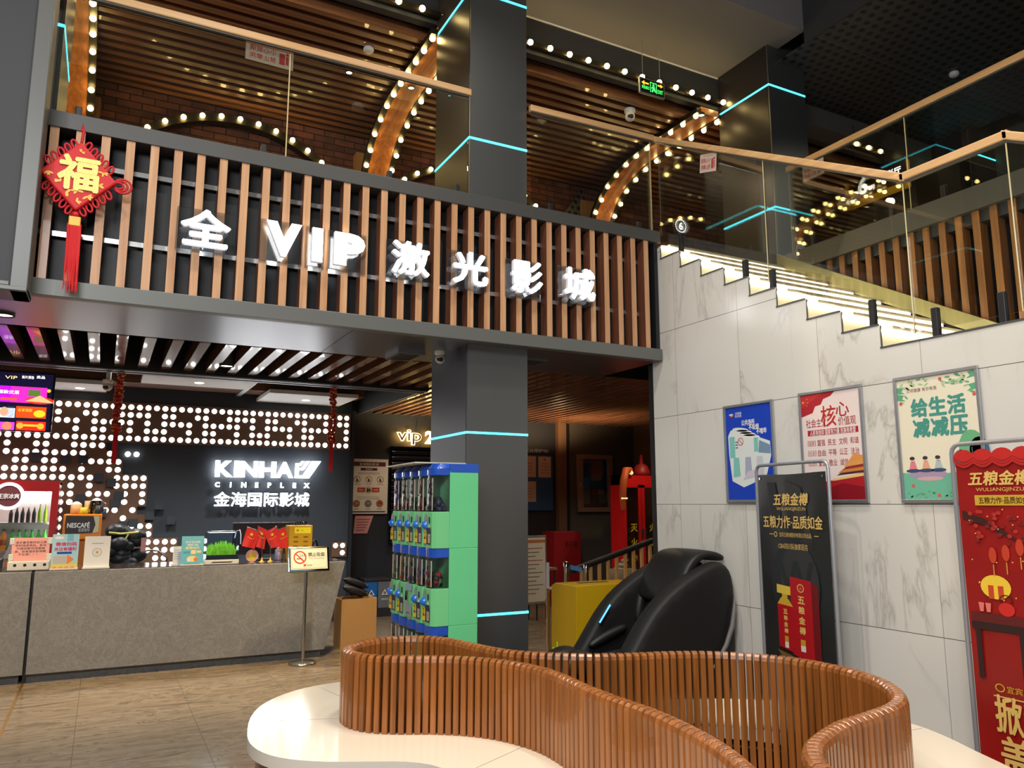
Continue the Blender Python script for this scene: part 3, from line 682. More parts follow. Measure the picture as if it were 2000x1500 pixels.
for u, v in ((a, CT+.12), (c, CT+.12), (a, z1-.03), (c, z1-.03)): MB().box(u-.02, u+.02, 8.655, 8.68, v-.03, v+.03, M_rack).build('corner_clip', t, bevel=.005)
b = MB(); d1(b, front((a+c)/2, 8.659, CT+.085+(z1-CT-.085)*.5+.0), c-a, z1-CT-.085); b.build('print', t)
M_skyb = C3(168, 214, 228); M_mag = C3(214, 32, 110); M_org = C3(238, 128, 62); M_nvy = C3(28, 70, 160); M_lime = C3(206, 206, 120)
def d2(b, F, w_, h):
    b.rect(F, -w_/2, w_/2, -h*.48, -h*.3, .0003, M_lime); b.rect(F, w_*.05, w_*.28, h*.3, h*.5, .0003, C3(120, 190, 214)); b.disc(F, -w_*.25, h*.4, .04, .0003, M_wt, 14, .014)
    b.text(F, '微信扫码', .005, h*.22, .034, .0006, M_mag, bold=.03, width=w_*.78); b.text(F, '关注有福利', .0, h*.08, .034, .0006, M_mag, bold=.03, width=w_*.82)
    b.rect(F, -w_*.3, w_*.25, -h*.06, h*.0, .0006, M_nvy); b.poly(F, [(w_*.1, -h*.36), (w_*.35, -h*.22), (w_*.1, -h*.08)], .0006, M_org); b.rect(F, -w_*.42, w_*.1, -h*.33, -h*.11, .0005, C3(190, 186, 178))
    for k in range(4): b.disc(F, -w_*.35+k*w_*.22, -h*.45, .022, .0007, M_org, 10, .012)
stand('card_stand', 'blue and white card stand with pink 微信扫码 lettering and orange arrow', 104, 156, 1043, 8.62, M_skyb, d2)
def d3(b, F, w_, h):
    b.ring(F, 0, -.0, .038, .041, .0005, C3(150, 148, 142)); b.ring(F, 0, -.0, .028, .030, .0005, C3(170, 168, 160)); b.disc(F, .0, .0, .012, .0006, C3(214, 164, 40)); b.rect(F, -w_*.22, w_*.22, h*.27, h*.29, .0005, C3(168, 166, 160))
stand('card_stand', 'plain white card stand with a small round mark', 167, 217, 1047, 8.62, M_wt, d3)
stand('card_stand', 'small white paper stand half behind the pale blue card stand', 339, 362, 1067, 8.72, C3(224, 216, 204), lambda b, F, w_, h: [b.rect(F, -w_*.4, w_*.4, h*(.3-.12*k), h*(.32-.12*k), .0005, C3(150, 150, 170)) for k in range(5)])
M_teal = C3(112, 190, 206); M_crm = C3(246, 226, 150)
def d4(b, F, w_, h):
    b.text(F, '支付宝扫码', 0, h*.3, .022, .0005, M_wt, bold=.02, width=w_*.66); b.text(F, '领红包', 0, h*.2, .022, .0005, M_wt, bold=.02, width=w_*.5); b.text(F, '最高88元', 0, h*.1, .026, .0005, M_crm, bold=.03, width=w_*.62)
    b.rect(F, -w_*.06, w_*.16, -h*.12, h*.02, .0005, M_crm); b.rect(F, w_*.2, w_*.4, -h*.08, h*.0, .0005, M_crm); b.rect(F, -w_*.4, -w_*.12, -h*.04, -h*.03, .0005, C3(40, 110, 140)); b.rect(F, -w_*.4, -w_*.12, -h*.08, -h*.07, .0005, C3(40, 110, 140))
    b.disc(F, 0, -h*.28, .05, .0005, M_crm, 16, .03); b.disc(F, .035, -h*.3, .02, .0007, M_org, 10); b.disc(F, -.03, -h*.32, .018, .0007, M_wt, 10); b.rect(F, -w_*.34, w_*.34, -h*.46, -h*.44, .0005, C3(50, 130, 160))
stand('card_stand', 'pale blue card stand beside the small fish tank', 356, 399, 1047, 8.62, M_teal, d4)
# fish tank
a, c, z0, z1 = span(401, 468, 1040, 1102, 8.62); z0 = CT
t = thing('fish_tank', 'small glass fish tank full of green water plants', 'fish tank', ((a+c)/2, 8.72, CT))
MB().box(a-.006, c+.006, 8.61, 8.84, z0, z0+.045, mat('tank_base', (226, 222, 210), .35)).build('base', t, bevel=.004)
MB().add([front((a+c)/2, 8.6095, z0+.02).p(u, v) for u, v in ((-.11, -.006), (.09, -.006), (.11, .006), (-.09, .006))], [(0, 1, 2, 3)], M_ink).build('pen_slot', t)
gl = MB()
for q in ((a, c, 8.62, 8.624), (a, c, 8.826, 8.83), (a, a+.004, 8.624, 8.826), (c-.004, c, 8.624, 8.826)): gl.box(*q, z0+.045, z1, M_water)
gl.build('glass', t)
MB().box(a+.006, c-.006, 8.628, 8.822, z0+.046, z0+.09, M_ink).build('gravel', t, kind='stuff')
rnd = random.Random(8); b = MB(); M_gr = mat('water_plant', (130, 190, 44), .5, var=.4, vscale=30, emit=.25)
for i in range(420):
    x = rnd.uniform(a+.03, c-.03); y = rnd.uniform(8.65, 8.81); z = z0+.09; hh = rnd.uniform(.04, .15)*(1-.5*abs((x-(a+c)/2)/((c-a)/2))**2); dx = rnd.uniform(-.035, .035); dy = rnd.uniform(-.02, .02); w_ = .004
    b.add([(x-w_, y, z), (x+w_, y, z+.002), (x+dx*.6+w_*1.6, y+dy, z+hh*.6), (x+dx*.6-w_*1.6, y+dy, z+hh*.6), (x+dx, y+dy, z+hh)], [(0, 1, 2, 3), (3, 2, 4)], M_gr)
b.build('water_plants', t, kind='stuff')
MB().box(a+.02, c-.03, 8.64, 8.80, z1+.004, z1+.016, M_steel).box(a+.03, c-.04, 8.65, 8.79, z1, z1+.004, mat('tank_lamp', (200, 220, 255), .3, emit=9)).build('tank_light', t)
MB().tube([(c-.03, 8.72, z1-.06), (c-.02, 8.7, z1+.01), (c+.01, 8.68, z1+.025), (c+.02, 8.66, z1-.02), (c+.022, 8.66, z1-.12)], .005, mat('hose', (206, 214, 240), .3), 8).build('hose', t)
# flags on small stands
M_flag = mat('flag_red', (222, 44, 36), .6); M_star = mat('flag_star', (250, 210, 60), .6)
def flags(px, parts, label):
    base = at(px, 1093, Y=8.74); base.z = CT
    t = thing('flag_stand', label, 'flag stand', base, 'pair of flag stands')
    top = at(px, 1039, Y=8.74)
    MB().lathe((base.x, 8.74, CT), [(.0, .0), (.032, 0), (.03, .006), (.012, .012), (.01, .03), (.004, .05)], M_gold, 14).cyl((base.x, 8.74, CT+.04), top, .004, M_steel, n=8).build('stand', t)
    for k, (tip, root, low1, low2) in enumerate(parts):
        yy = 8.735+.012*k
        T, Rr, L1, L2 = (at(*q, Y=yy) for q in (tip, root, low1, low2))
        b = MB(); P = []
        for i in range(7):
            for j in range(7):
                s, q = i/6, j/6; p = (T*(1-s)+Rr*s)*(1-q)+(L2*(1-s)+L1*s)*q; P.append((p.x, p.y+.008*math.sin(s*7+q*2)*q, p.z))
        b.add(P, [(i*7+j, i*7+j+1, (i+1)*7+j+1, (i+1)*7+j) for i in range(6) for j in range(6)], M_flag, True)
        f = b.build('flag', t)
        su = (Rr-T); sv = (L2-T); b = MB(); q0 = T+su*.45+sv*.28+Vector((0, -.011, 0)); Fs = Fr(q0, su, -sv)
        def star(u, v, r): b.poly(Fs, [(u+(r if i % 2 == 0 else r*.4)*math.cos(PI/2+i*PI/5), v+(r if i % 2 == 0 else r*.4)*math.sin(PI/2+i*PI/5)) for i in range(10)], 0, M_star)
        star(0, 0, .022)
        for i in range(4): star(-.03+.02*i, -.035-.006*(i in (1, 2)), .007)
        b.build('stars', f)
        MB().cyl(at(*tip, Y=yy), at(px, 1039, Y=yy), .0035, M_steel, n=8).build('arm', t)
flags(511.5, [((483, 1029), (508, 1039), (497, 1072), (472, 1066)), ((504, 1027), (522, 1035), (516, 1073), (500, 1068))], 'gilt flag stand with two red flags next to the fish tank')
flags(528, [((541, 1027), (515, 1040), (529, 1071), (548, 1067)), ((558, 1029), (541, 1036), (547, 1072), (564, 1069))], 'gilt flag stand with two red flags next to the mustard yellow box')
p = at(492, 1092, Y=8.8); t = thing('card', 'round pink and yellow card standing at the foot of the flags', 'card', (p.x, 8.8, CT))
F = front(p.x, 8.8, CT+.065)
MB().prism(F, [(.065*math.cos(i*.314), .065*math.sin(i*.314)) for i in range(20)], -.004, 0, C3(238, 180, 170)).build('back_card', t); MB().disc(F, 0, -.006, .045, .001, C3(240, 200, 60)).build('face', t)
a, c, _, z1 = span(537, 553, 1066, 1090, 8.95)
t = thing('thermos', 'lilac grey thermos flask between the flags and the no smoking sign', 'flask', ((a+c)/2, 8.95, CT))
MB().lathe(((a+c)/2, 8.95, CT), [(0, 0), (.044, 0), (.046, .01), (.046, .11), (.04, .12)], mat('lilac', (176, 168, 190), .3, .5), 18).build('flask_body', t); MB().lathe(((a+c)/2, 8.95, CT+.12), [(.04, 0), (.038, .03), (0, .032)], M_steel, 18).build('cap', t)
# mustard box with label
a, c, z0, z1 = span(563, 611, 1026, 1090, 8.78)
M_must = mat('mustard', (206, 158, 34), .45)
t = thing('dispenser_box', 'mustard yellow slotted box with a bright yellow label', 'box', ((a+c)/2, 8.87, CT))
MB().box(a, c, 8.78, 8.98, CT, z1, M_must).build('case', t, bevel=.006)
F = front((a+c)/2, 8.7795, CT); b = MB(); w_ = (c-a)/2
b.rect(F, -w_*.55, w_*.85, z1-CT-.085, z1-CT-.02, 0, C3(252, 236, 40)); b.rect(F, -w_*.4, -w_*.2, z1-CT-.065, z1-CT-.04, .0006, M_must); b.rect(F, -w_*.05, w_*.25, z1-CT-.055, z1-CT-.05, .0006, M_must); b.build('label', t)
for r_ in range(4):
    for s in (-.5, .35): MB().disc(F, w_*s+.01, z1-CT-.125-.05*r_, .03, .0, C3(120, 86, 20), 14, .008).build('slot', t)
b = MB(); rnd = random.Random(4)
for i in range(9): b.ball((rnd.uniform(a+.05, c-.04), rnd.uniform(8.82, 8.94), z1+.0225), .022, M_clear, 8, 6)
tag(b.build('plastic_wrappers', label='clear plastic wrappers heaped on the mustard yellow box', cat='wrapper'), kind='stuff')
p = at(616, 1045, Y=8.9)
MB().ball((p.x, 8.9, CT+.11), .06, M_clear, 10, 8, (.6, .8, 1.8)).build('plastic_bag', label='crumpled clear plastic bag right of the mustard box', cat='bag')
# monitor behind
a, c, z0, z1 = span(452, 571, 1021, 1080, 9.1)
t = thing('monitor', 'dark computer monitor standing behind the red flags', 'monitor', ((a+c)/2, 9.12, CT))
MB().box(a, c, 9.1, 9.13, CT+.06, z1, M_blackpanel).box(a, c, 9.095, 9.135, z1, z1+.006, M_steel).build('panel', t); MB().box((a+c)/2-.1, (a+c)/2+.1, 9.05, 9.2, CT, CT+.01, M_black).box((a+c)/2-.02, (a+c)/2+.02, 9.13, 9.15, CT, CT+.2, M_black).build('foot', t)
# printer at left edge
p = at(-4, 1110, Y=8.8)
t = thing('receipt_printer', 'dark receipt printer at the left end of the counter goods', 'printer', (p.x, 8.8, CT))
MB().box(p.x-.2, p.x+.02, 8.72, 8.97, CT, CT+.1, M_ink).build('housing', t, bevel=.01); MB().box(p.x-.18, p.x+.0, 8.73, 8.87, CT+.1, CT+.17, C3(196, 190, 170)).build('paper_tray', t, bevel=.01)
p = at(30, 1060, Y=9.0)
t = thing('till_screen', 'grey tilted till screen behind the pink notice', 'screen', (p.x, 9.0, CT))
MB().hexa([(p.x-.09, 8.98, CT+.1), (p.x+.11, 8.98, CT+.06), (p.x+.11, 9.0, CT+.06), (p.x-.09, 9.0, CT+.1), (p.x-.02, 9.0, CT+.3), (p.x+.15, 9.0, CT+.27), (p.x+.15, 9.02, CT+.27), (p.x-.02, 9.02, CT+.3)], C3(120, 122, 126)).build('panel', t); MB().box(p.x-.02, p.x+.06, 8.98, 9.06, CT, CT+.12, M_ink).build('foot', t)
# jacket on a chair behind
p = at(243, 1090, Y=9.55)
t = thing('office_chair', 'curved metal chair back seen behind the counter', 'chair', (at(292, 1085, Y=10.3).x, 10.3, 0))
q = at(292, 1084, Y=10.3).x
MB().tube([(q-.2, 10.3, .8), (q-.19, 10.3, .97), (q-.1, 10.3, 1.05), (q, 10.3, 1.065), (q+.1, 10.3, 1.05), (q+.19, 10.3, .97), (q+.2, 10.3, .8)], .012, M_steel, 8).build('back_frame', t)
MB().box(q-.2, q+.2, 9.9, 10.3, .44, .5, M_ink).build('seat', t, bevel=.02)
b = MB()
for u, v in ((-.18, 9.92), (.18, 9.92), (-.18, 10.28), (.18, 10.28)): b.cyl((q+u, v, 0), (q+u, v, .8 if v > 10.1 else .45), .012, M_steel, n=8)
b.build('leg', t)
rnd = random.Random(2); b = MB(); M_jk = mat('black_padding', (20, 21, 26), .45, bump=.6, bscale=30)
for i in range(16): b.ball((p.x+rnd.uniform(-.14, .12), 9.55+rnd.uniform(-.06, .06), .92+i*.026), rnd.uniform(.07, .1), M_jk, 10, 8, (1.2, .8, .9))
b.tube([(p.x-.05, 9.55, .3), (p.x-.05, 9.55, .9)], .05, M_jk)
t = b.build('padded_jacket', label='bundled black padded jacket on a stand behind the counter', cat='jacket')
MB().cyl((p.x-.04, 9.55, 0), (p.x-.04, 9.55, .32), .02, M_steel).build('stand_pole', t)
MB().tube([(p.x-.17, 9.5, 1.30), (p.x-.06, 9.5, 1.285), (p.x+.02, 9.5, 1.29), (p.x+.12, 9.5, 1.30)], .012, C3(206, 196, 96)).tube([(p.x+.02, 9.49, 1.28), (p.x-.01, 9.48, 1.22)], .008, C3(206, 196, 96)).build('ribbon', t)
MB().box(p.x+.15, p.x+.2, 9.5, 9.503, 1.1, 1.24, M_pinkp).build('tag', t)
# fridge
M_fr = mat('fridge_red', (150, 24, 26), .25, coat=.4); M_cool = mat('fridge_interior', (232, 240, 236), .4); M_frl = mat('fridge_lamp', (240, 250, 246), .4, emit=16)
xr = -.43; xl = -1.25
t = thing('drinks_fridge', 'red glass-door drinks fridge with a glowing interior', 'fridge', ((xl+xr)/2, 10.45, 0))
MB().box(xl, xr, 10.68, 10.72, 0, 1.85, M_fr).box(xl, xl+.03, 10.2, 10.7, 0, 1.85, M_fr).box(xr-.03, xr, 10.2, 10.7, 0, 1.85, M_fr).box(xl, xr, 10.2, 10.7, 1.82, 1.86, M_fr).box(xl, xr, 10.2, 10.7, 0, .3, M_fr).build('cabinet', t)
MB().box(xl+.03, xr-.03, 10.655, 10.68, .3, 1.82, M_cool).box(xl+.03, xr-.03, 10.6, 10.655, 1.72, 1.82, M_frl).box(xr-.05, xr-.035, 10.24, 10.26, .4, 1.7, M_frl).build('interior', t)
sh = MB()
for z in (1.40, 1.10, .8): sh.box(xl+.03, xr-.03, 10.26, 10.65, z-.022, z, M_white)
sh.build('shelf', t)
d = MB(); d.box(xl, xr, 10.16, 10.2, 1.74, 1.85, M_fr).box(xr-.07, xr, 10.16, 10.2, .3, 1.74, M_fr).box(xl, xl+.07, 10.16, 10.2, .3, 1.74, M_fr).box(xl, xr, 10.16, 10.2, .3, .38, M_fr); dr = d.build('door', t)
MB().box(xl+.07, xr-.07, 10.175, 10.185, .38, 1.74, M_clear).build('glass', dr)
p = at(17, 969, Y=10.14); F = front(p.x, 10.14, p.z)
b = MB(); b.ring(F, 0, 0, .115, .15, .012, mat('ring_white', (240, 240, 240), .3, emit=1.2)); b.disc(F, 0, 0, .118, .006, C3(112, 52, 56)); b.text(F, '正宗冰爽', .0, 0, .055, .014, M_wt, bold=.03, width=.2); b.build('round_badge', dr)
rnd = random.Random(6)
def bottle(x, y, z, h, r, colr, label, group, cap=(220, 220, 220), wrap=None):
    t = thing('drink_bottle', label, 'bottle', (x, y, z), group)
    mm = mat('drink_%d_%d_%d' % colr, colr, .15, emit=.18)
    MB().lathe((x, y, z), [(0, 0), (r, 0), (r, h*.55), (r*.9, h*.62), (r*.38, h*.85), (r*.38, h*.92)], mm, 12).build('bottle_body', t)
    MB().lathe((x, y, z), [(r*.45, h*.9), (r*.45, h), (0, h)], C3(*cap), 10).build('cap', t)
    if wrap: MB().lathe((x, y, z), [(r*1.02, h*.22), (r*1.02, h*.5)], C3(*wrap), 12).build('wrapper', t)
for i in range(7): bottle(xr-.12-.055*i, 10.3, 1.40, .17 if i > 1 else .2, .02, (34, 26, 24) if i > 1 else (140, 190, 40), 'small dark drink bottle on the upper shelf of the fridge' if i > 1 else ('lime green bottle at the right end of the fridge upper shelf' if i == 0 else 'lime green bottle second from the right on the upper fridge shelf'), 'dark bottles on the upper fridge shelf' if i > 1 else None)
for i in range(6): bottle(xr-.11-.062*i, 10.3+.05*(i % 2), 1.10, .22, .029, (70, 196, 70), 'green drink bottle on the middle shelf of the fridge', 'green bottles on the middle fridge shelf', (60, 160, 60), (230, 240, 230))
for i in range(4): bottle(xr-.50-.075*i, 10.3, 1.10, .23, .033, (240, 140, 26), 'orange drink bottle with blue cap on the middle fridge shelf', 'orange bottles on the middle fridge shelf', (60, 90, 190), (240, 120, 40))
for i in range(7): bottle(xr-.14-.075*i, 10.3, .8, .22, .03, (236, 130, 30), 'orange drink bottle low in the fridge just above the till goods', 'orange bottles on the low fridge shelf', (60, 90, 190))
# coffee machine and the jars on it, on a back cabinet
t = thing('back_cabinet', 'dark low cabinet carrying the orange coffee machine', 'cabinet', (-.1, 10.1, 0))
MB().box(-.4, .3, 9.8, 10.3, 0, .9, M_ink).build('body', t); MB().box(-.42, .32, 9.78, 10.32, .9, .93, M_ink).build('worktop', t)
for x in (-.22, .12): MB().box(x-.165, x+.165, 9.785, 9.8, .05, .88, M_blackpanel).build('door', t)
a, c, z0, z1 = span(121, 200, 1004, 1046, 9.8); M_cof = mat('coffee_orange', (232, 132, 26), .35)
t = thing('coffee_machine', 'orange coffee machine with dark display panel below the jars', 'coffee machine', ((a+c)/2, 9.95, .93))
MB().box(a, c, 9.8, 10.15, z0-.05, z1, M_cof).box(a+.05, c-.05, 9.86, 10.15, .93, z0-.05, M_cof).build('housing', t, bevel=.012)
F = front((a+c)/2, 9.799, (z0+z1)/2); w_ = (c-a)/2; h = (z1-z0)/2
b = MB(); b.poly(F, [(-w_*.86, -h*.86), (w_*.55, -h*.8), (w_*.68, 0), (w_*.55, h*.8), (-w_*.86, h*.86), (-w_*.9, 0)], 0, C3(56, 48, 46)); b.poly(F, [(w_*.55, -h*.8), (w_*.86, -h*.7), (w_*.86, h*.8), (w_*.55, h*.8), (w_*.68, 0)], 0, C3(206, 196, 160))
b.text(F, 'NESCAFÉ', -w_*.2, 0, .062, .001, M_wt, bold=.03, width=w_*1.15); b.text(F, '雀巢咖啡', w_*.1, -h*.5, .04, .001, C3(170, 166, 160), bold=.02, width=w_*.6); b.build('display', t)
b = MB(); b.box(a+.08, c-.08, 9.795, 9.86, .93, .95, M_ink); b.build('drip_tray', t)
def jar(name, label, cat, px, w_px, y0, colr, Y=9.95, handle=False, lid=None):
    p = at(px, 1003, Y=Y); r = (at(px+w_px/2, 1003, Y=Y).x-p.x); zt = at(px, y0, Y=Y).z
    t = thing(name, label, cat, (p.x, Y, z1))
    m_ = colr if not isinstance(colr, tuple) else C3(*colr)
    MB().lathe((p.x, Y, z1), [(0, 0), (r*.92, 0), (r, .01), (r, zt-z1), (r*.9, zt-z1), (r*.88, .01), (0, .008)], m_, 16).build('cup_body', t)
    if handle: MB().tube([(p.x+r, Y, z1+.02), (p.x+r*1.6, Y, z1+.03), (p.x+r*1.6, Y, zt-.03), (p.x+r, Y, zt-.015)], .006, m_, 8).build('handle', t)
    if lid: MB().lathe((p.x, Y, zt), [(r, 0), (r*.6, .02), (r*.3, .03), (0, .032)], C3(*lid), 14).build('lid', t)
jar('coffee_tin', 'tan tin with pale lid on the coffee machine', 'tin', 148, 22, 985, (206, 150, 84), lid=(214, 206, 196)); jar('paper_cup', 'tall tan paper cup on the coffee machine', 'cup', 170, 13, 978, (190, 152, 88), Y=10.05)
jar('mug', 'yellow mug at the front of the coffee machine top', 'mug', 163, 15, 991, (228, 184, 30), Y=9.85, handle=True); jar('glass_jug', 'clear glass jug at the right end of the coffee machine', 'jug', 187, 22, 978, M_clear, Y=10.03, handle=True, lid=(200, 200, 205)); jar('mug', 'black mug in front of the glass jug', 'mug', 191, 11, 987, (30, 28, 28), Y=9.86, handle=True)
# ================================================================ MENU SCREEN
xl, xr, zb, zt = -1.55, -.485, 2.29, 2.875
t = thing('menu_screen', 'hanging menu screen with a purple banner and film tiles', 'screen', ((xl+xr)/2, 8.78, zb))
MB().box(xl, xr, 8.75, 8.81, zb, zt, mat('screen_black', (10, 10, 22), .2)).build('housing', t); MB().box(-1.05, -.95, 8.81, 8.84, zt-.2, 3.2, M_black).build('bracket', t)
def E_(r, g, b, e=1.4): return mat('screen_%d_%d_%d' % (r, g, b), (r, g, b), .3, emit=e)
F = front(0, 8.7495, 0); b = MB()
q = lambda px, py: (at(px, py, Y=8.7495).x, at(px, py, Y=8.7495).z)
def tile(x0, x1, y0, y1, m, w_=0):
    (a, z_t), (c, z_b) = q(x0, y0), q(x1, y1); b.rect(F, a, c, z_b, z_t, w_, m); return (a+c)/2, (z_t+z_b)/2, c-a, z_t-z_b
b.rect(F, xl+.02, xr-.02, zb+.02, zt-.02, -.0002, E_(18, 14, 44, 1))
u, v, w_, h = tile(-110, 90, 746, 789, E_(176, 20, 214)); b.rect(F, u+.12, u+w_/2, v-h/2, v+h/2, .0003, E_(214, 40, 170)); b.disc(F, u+.36, v-.05, .12, .0006, E_(226, 50, 30), 16, .035); b.poly(F, [(u+.24, v-.06), (u+.36, v+.0), (u+.48, v-.07)], .001, E_(250, 170, 120)); b.rect(F, u+.26, u+.36, v-.01, v+.05, .0007, E_(70, 110, 40)); b.disc(F, u+.43, v+.05, .018, .001, E_(250, 180, 40), 6)
b.text(F, '爆款优惠', u+.1, v+.02, .035, .001, E_(255, 255, 255, 2), width=.17); b.rect(F, u+.04, u+.17, v-.06, v-.035, .001, E_(240, 80, 60))
u, v, w_, h = tile(32, 89, 793, 818, E_(226, 70, 20)); b.disc(F, u+.07, v-.01, .05, .0006, E_(250, 190, 40), 12, .035); b.text(F, '合家观影', u-.05, v+.02, .03, .001, E_(250, 200, 60), width=.12)
tile(-60, 28, 793, 816, E_(196, 204, 214)); u, v, w_, h = tile(14, 26, 793, 815, E_(40, 40, 60)); b.disc(F, u-.05, v, .035, .001, E_(214, 150, 120), 14, .045)
u, v, w_, h = tile(32, 88, 822, 842, E_(226, 40, 24)); b.rect(F, u-.06, u+.06, v-.005, v+.015, .0006, E_(250, 180, 40)); b.disc(F, u-.09, v, .03, .0007, E_(240, 160, 50), 12); b.disc(F, u+.08, v, .03, .0007, E_(240, 160, 50), 12)
u, v, w_, h = tile(-60, 27, 821, 840, E_(200, 60, 190)); b.disc(F, u+.12, v, .04, .0006, E_(240, 120, 90), 12)
for x, s, wd, m in ((22, 'VIP', .1, E_(250, 206, 120, 2)), (55, '新片预告', .1, E_(240, 240, 240, 2)), (80, '卖品', .07, E_(240, 240, 240, 2)), (-10, '影城', .08, E_(240, 240, 240, 2))):
    u, v = q(x, 737); b.text(F, s, u, v, .03, .001, m, width=wd)
b.build('picture', t)

# ================================================================ NO SMOKING STAND
t = thing('sign_stand', 'steel no smoking sign on a post before the counter', 'sign stand', (1.92, 8.25, 0))
px_, py_ = 1.92, 8.25
MB().lathe((px_, py_, 0), [(0, 0), (.135, 0), (.138, .012), (.13, .022), (.05, .03), (.02, .04)], M_steel, 28).build('base_plate', t)
MB().cyl((px_, py_, .03), (px_, py_, .93), .017, M_steel, n=14).build('post', t)
Ft = Fr((px_+.015, py_-.05, 1.045), (1, .06, 0), (0, .30, 1)); Fp = Fr(Ft.o, Ft.u, Ft.v)
M_sheet = mat('sign_sheet', (232, 226, 200), .5)
MB().fbox(Fp, -.215, .215, -.13, .13, -.03, -.004, M_chrome).build('sign_frame', t, bevel=.01)
b = MB(); b.rect(Fp, -.19, .19, -.105, .11, .0, M_sheet)
b.ring(Fp, -.095, .018, .054, .066, .001, C3(206, 40, 34), 30); b.poly(Fp, [(-.142, .052), (-.134, .06), (-.048, -.024), (-.056, -.032)], .0012, C3(206, 40, 34)); b.rect(Fp, -.13, -.07, .0, .008, .0009, M_ink)
for k in range(3): b.tube([Fp.p(-.10+.02*k, .025, .001), Fp.p(-.085+.02*k, .035, .001), Fp.p(-.095+.02*k, .05, .001)], .0018, M_ink, 5)
b.text(Fp, '禁止吸烟', .075, .045, .042, .001, M_ink, bold=.015, width=.17); b.text(Fp, 'NO Smoking', .075, .004, .022, .001, C3(150, 150, 140), width=.155)
b.rect(Fp, -.06, -.035, -.075, -.052, .001, C3(214, 80, 70)); b.rect(Fp, -.028, .03, -.064, -.059, .001, C3(120, 116, 108)); b.rect(Fp, -.028, .03, -.073, -.07, .001, C3(150, 146, 138))
for x0, x1, y0, y1 in ((-.18, .18, .1, .102), (-.18, .18, -.095, -.093), (-.18, -.178, -.095, .1), (.178, .18, -.095, .1)): b.rect(Fp, x0, x1, y0, y1, .0008, C3(90, 96, 80))
b.build('sign_face', t)
# ================================================================ CARTON WITH UMBRELLAS, BINS
M_card = mat('cardboard', (188, 142, 84), .7, var=.06, vscale=4)
t = thing('cardboard_box', 'tall brown cardboard box at the slanting end of the counter', 'box', (2.68, 8.98, 0))
b = MB()
for q in ((2.47, 2.88, 8.85, 8.86), (2.47, 2.88, 9.14, 9.15), (2.47, 2.48, 8.86, 9.14), (2.87, 2.88, 8.86, 9.14)): b.box(*q, 0, .54, M_card)
b.box(2.48, 2.87, 8.86, 9.14, .0, .01, M_card).build('side_panels', t)
for k, (x0, x1, yy) in enumerate(((2.5, 2.72, 8.92), (2.55, 2.77, 9.05), (2.52, 2.74, 8.985))):
    z = (.587, .587, .668)[k]
    u = thing('folded_umbrella', ('black folded umbrella lying nearest the counter on the brown box', 'black folded umbrella at the back of the brown box rim', 'black folded umbrella lying on top of the other two umbrellas')[k], 'umbrella', (x0, yy, z-.03))
    MB().tube([(x0, yy, z+.08), (x0+.05, yy, z+.07), (x1, yy, z), (x1+.05, yy, z-.01)], [.015, .04, .045, .02], M_jk, 12).build('canopy', u)
    MB().ball((x1+.06, yy, z-.01), .022, M_ink, 10, 6).build('handle', u)
M_binb = mat('bin_blue', (30, 104, 176), .45); M_bing = mat('bin_grey', (110, 114, 118), .45)
t = thing('recycling_bin', 'twin pedal bin with blue and grey halves by the dark wall', 'bin', (3.62, 11.25, 0))
F = front(3.62, 11.08, 0)
for s, m_ in ((-1, M_binb), (1, M_bing)):
    b = MB(); x0, x1 = (3.42, 3.618) if s < 0 else (3.622, 3.82); b.hexa([(x0+.01, 11.1, .12), (x1-.01, 11.1, .12), (x1-.01, 11.38, .12), (x0+.01, 11.38, .12), (x0, 11.08, .5), (x1, 11.08, .5), (x1, 11.4, .5), (x0, 11.4, .5)], m_)
    bd = b.build('bucket', t, bevel=.01, label='blue half' if s < 0 else 'grey half')
    b = MB(); cx = .1*s
    b.poly(F, [(cx, .39), (cx+.05, .31), (cx-.05, .31)], .004, M_wt); b.poly(F, [(cx, .37), (cx+.032, .32), (cx-.032, .32)], .005, m_); b.text(F, '可回收物' if s < 0 else '其他垃圾', cx, .25, .028, .002, M_wt, width=.1); b.build('bin_mark', t)
MB().box(3.41, 3.83, 11.07, 11.41, .5, .54, M_ink).build('lid', t, bevel=.01); MB().box(3.42, 3.82, 11.1, 11.4, 0, .12, M_ink).build('pedal_base', t)
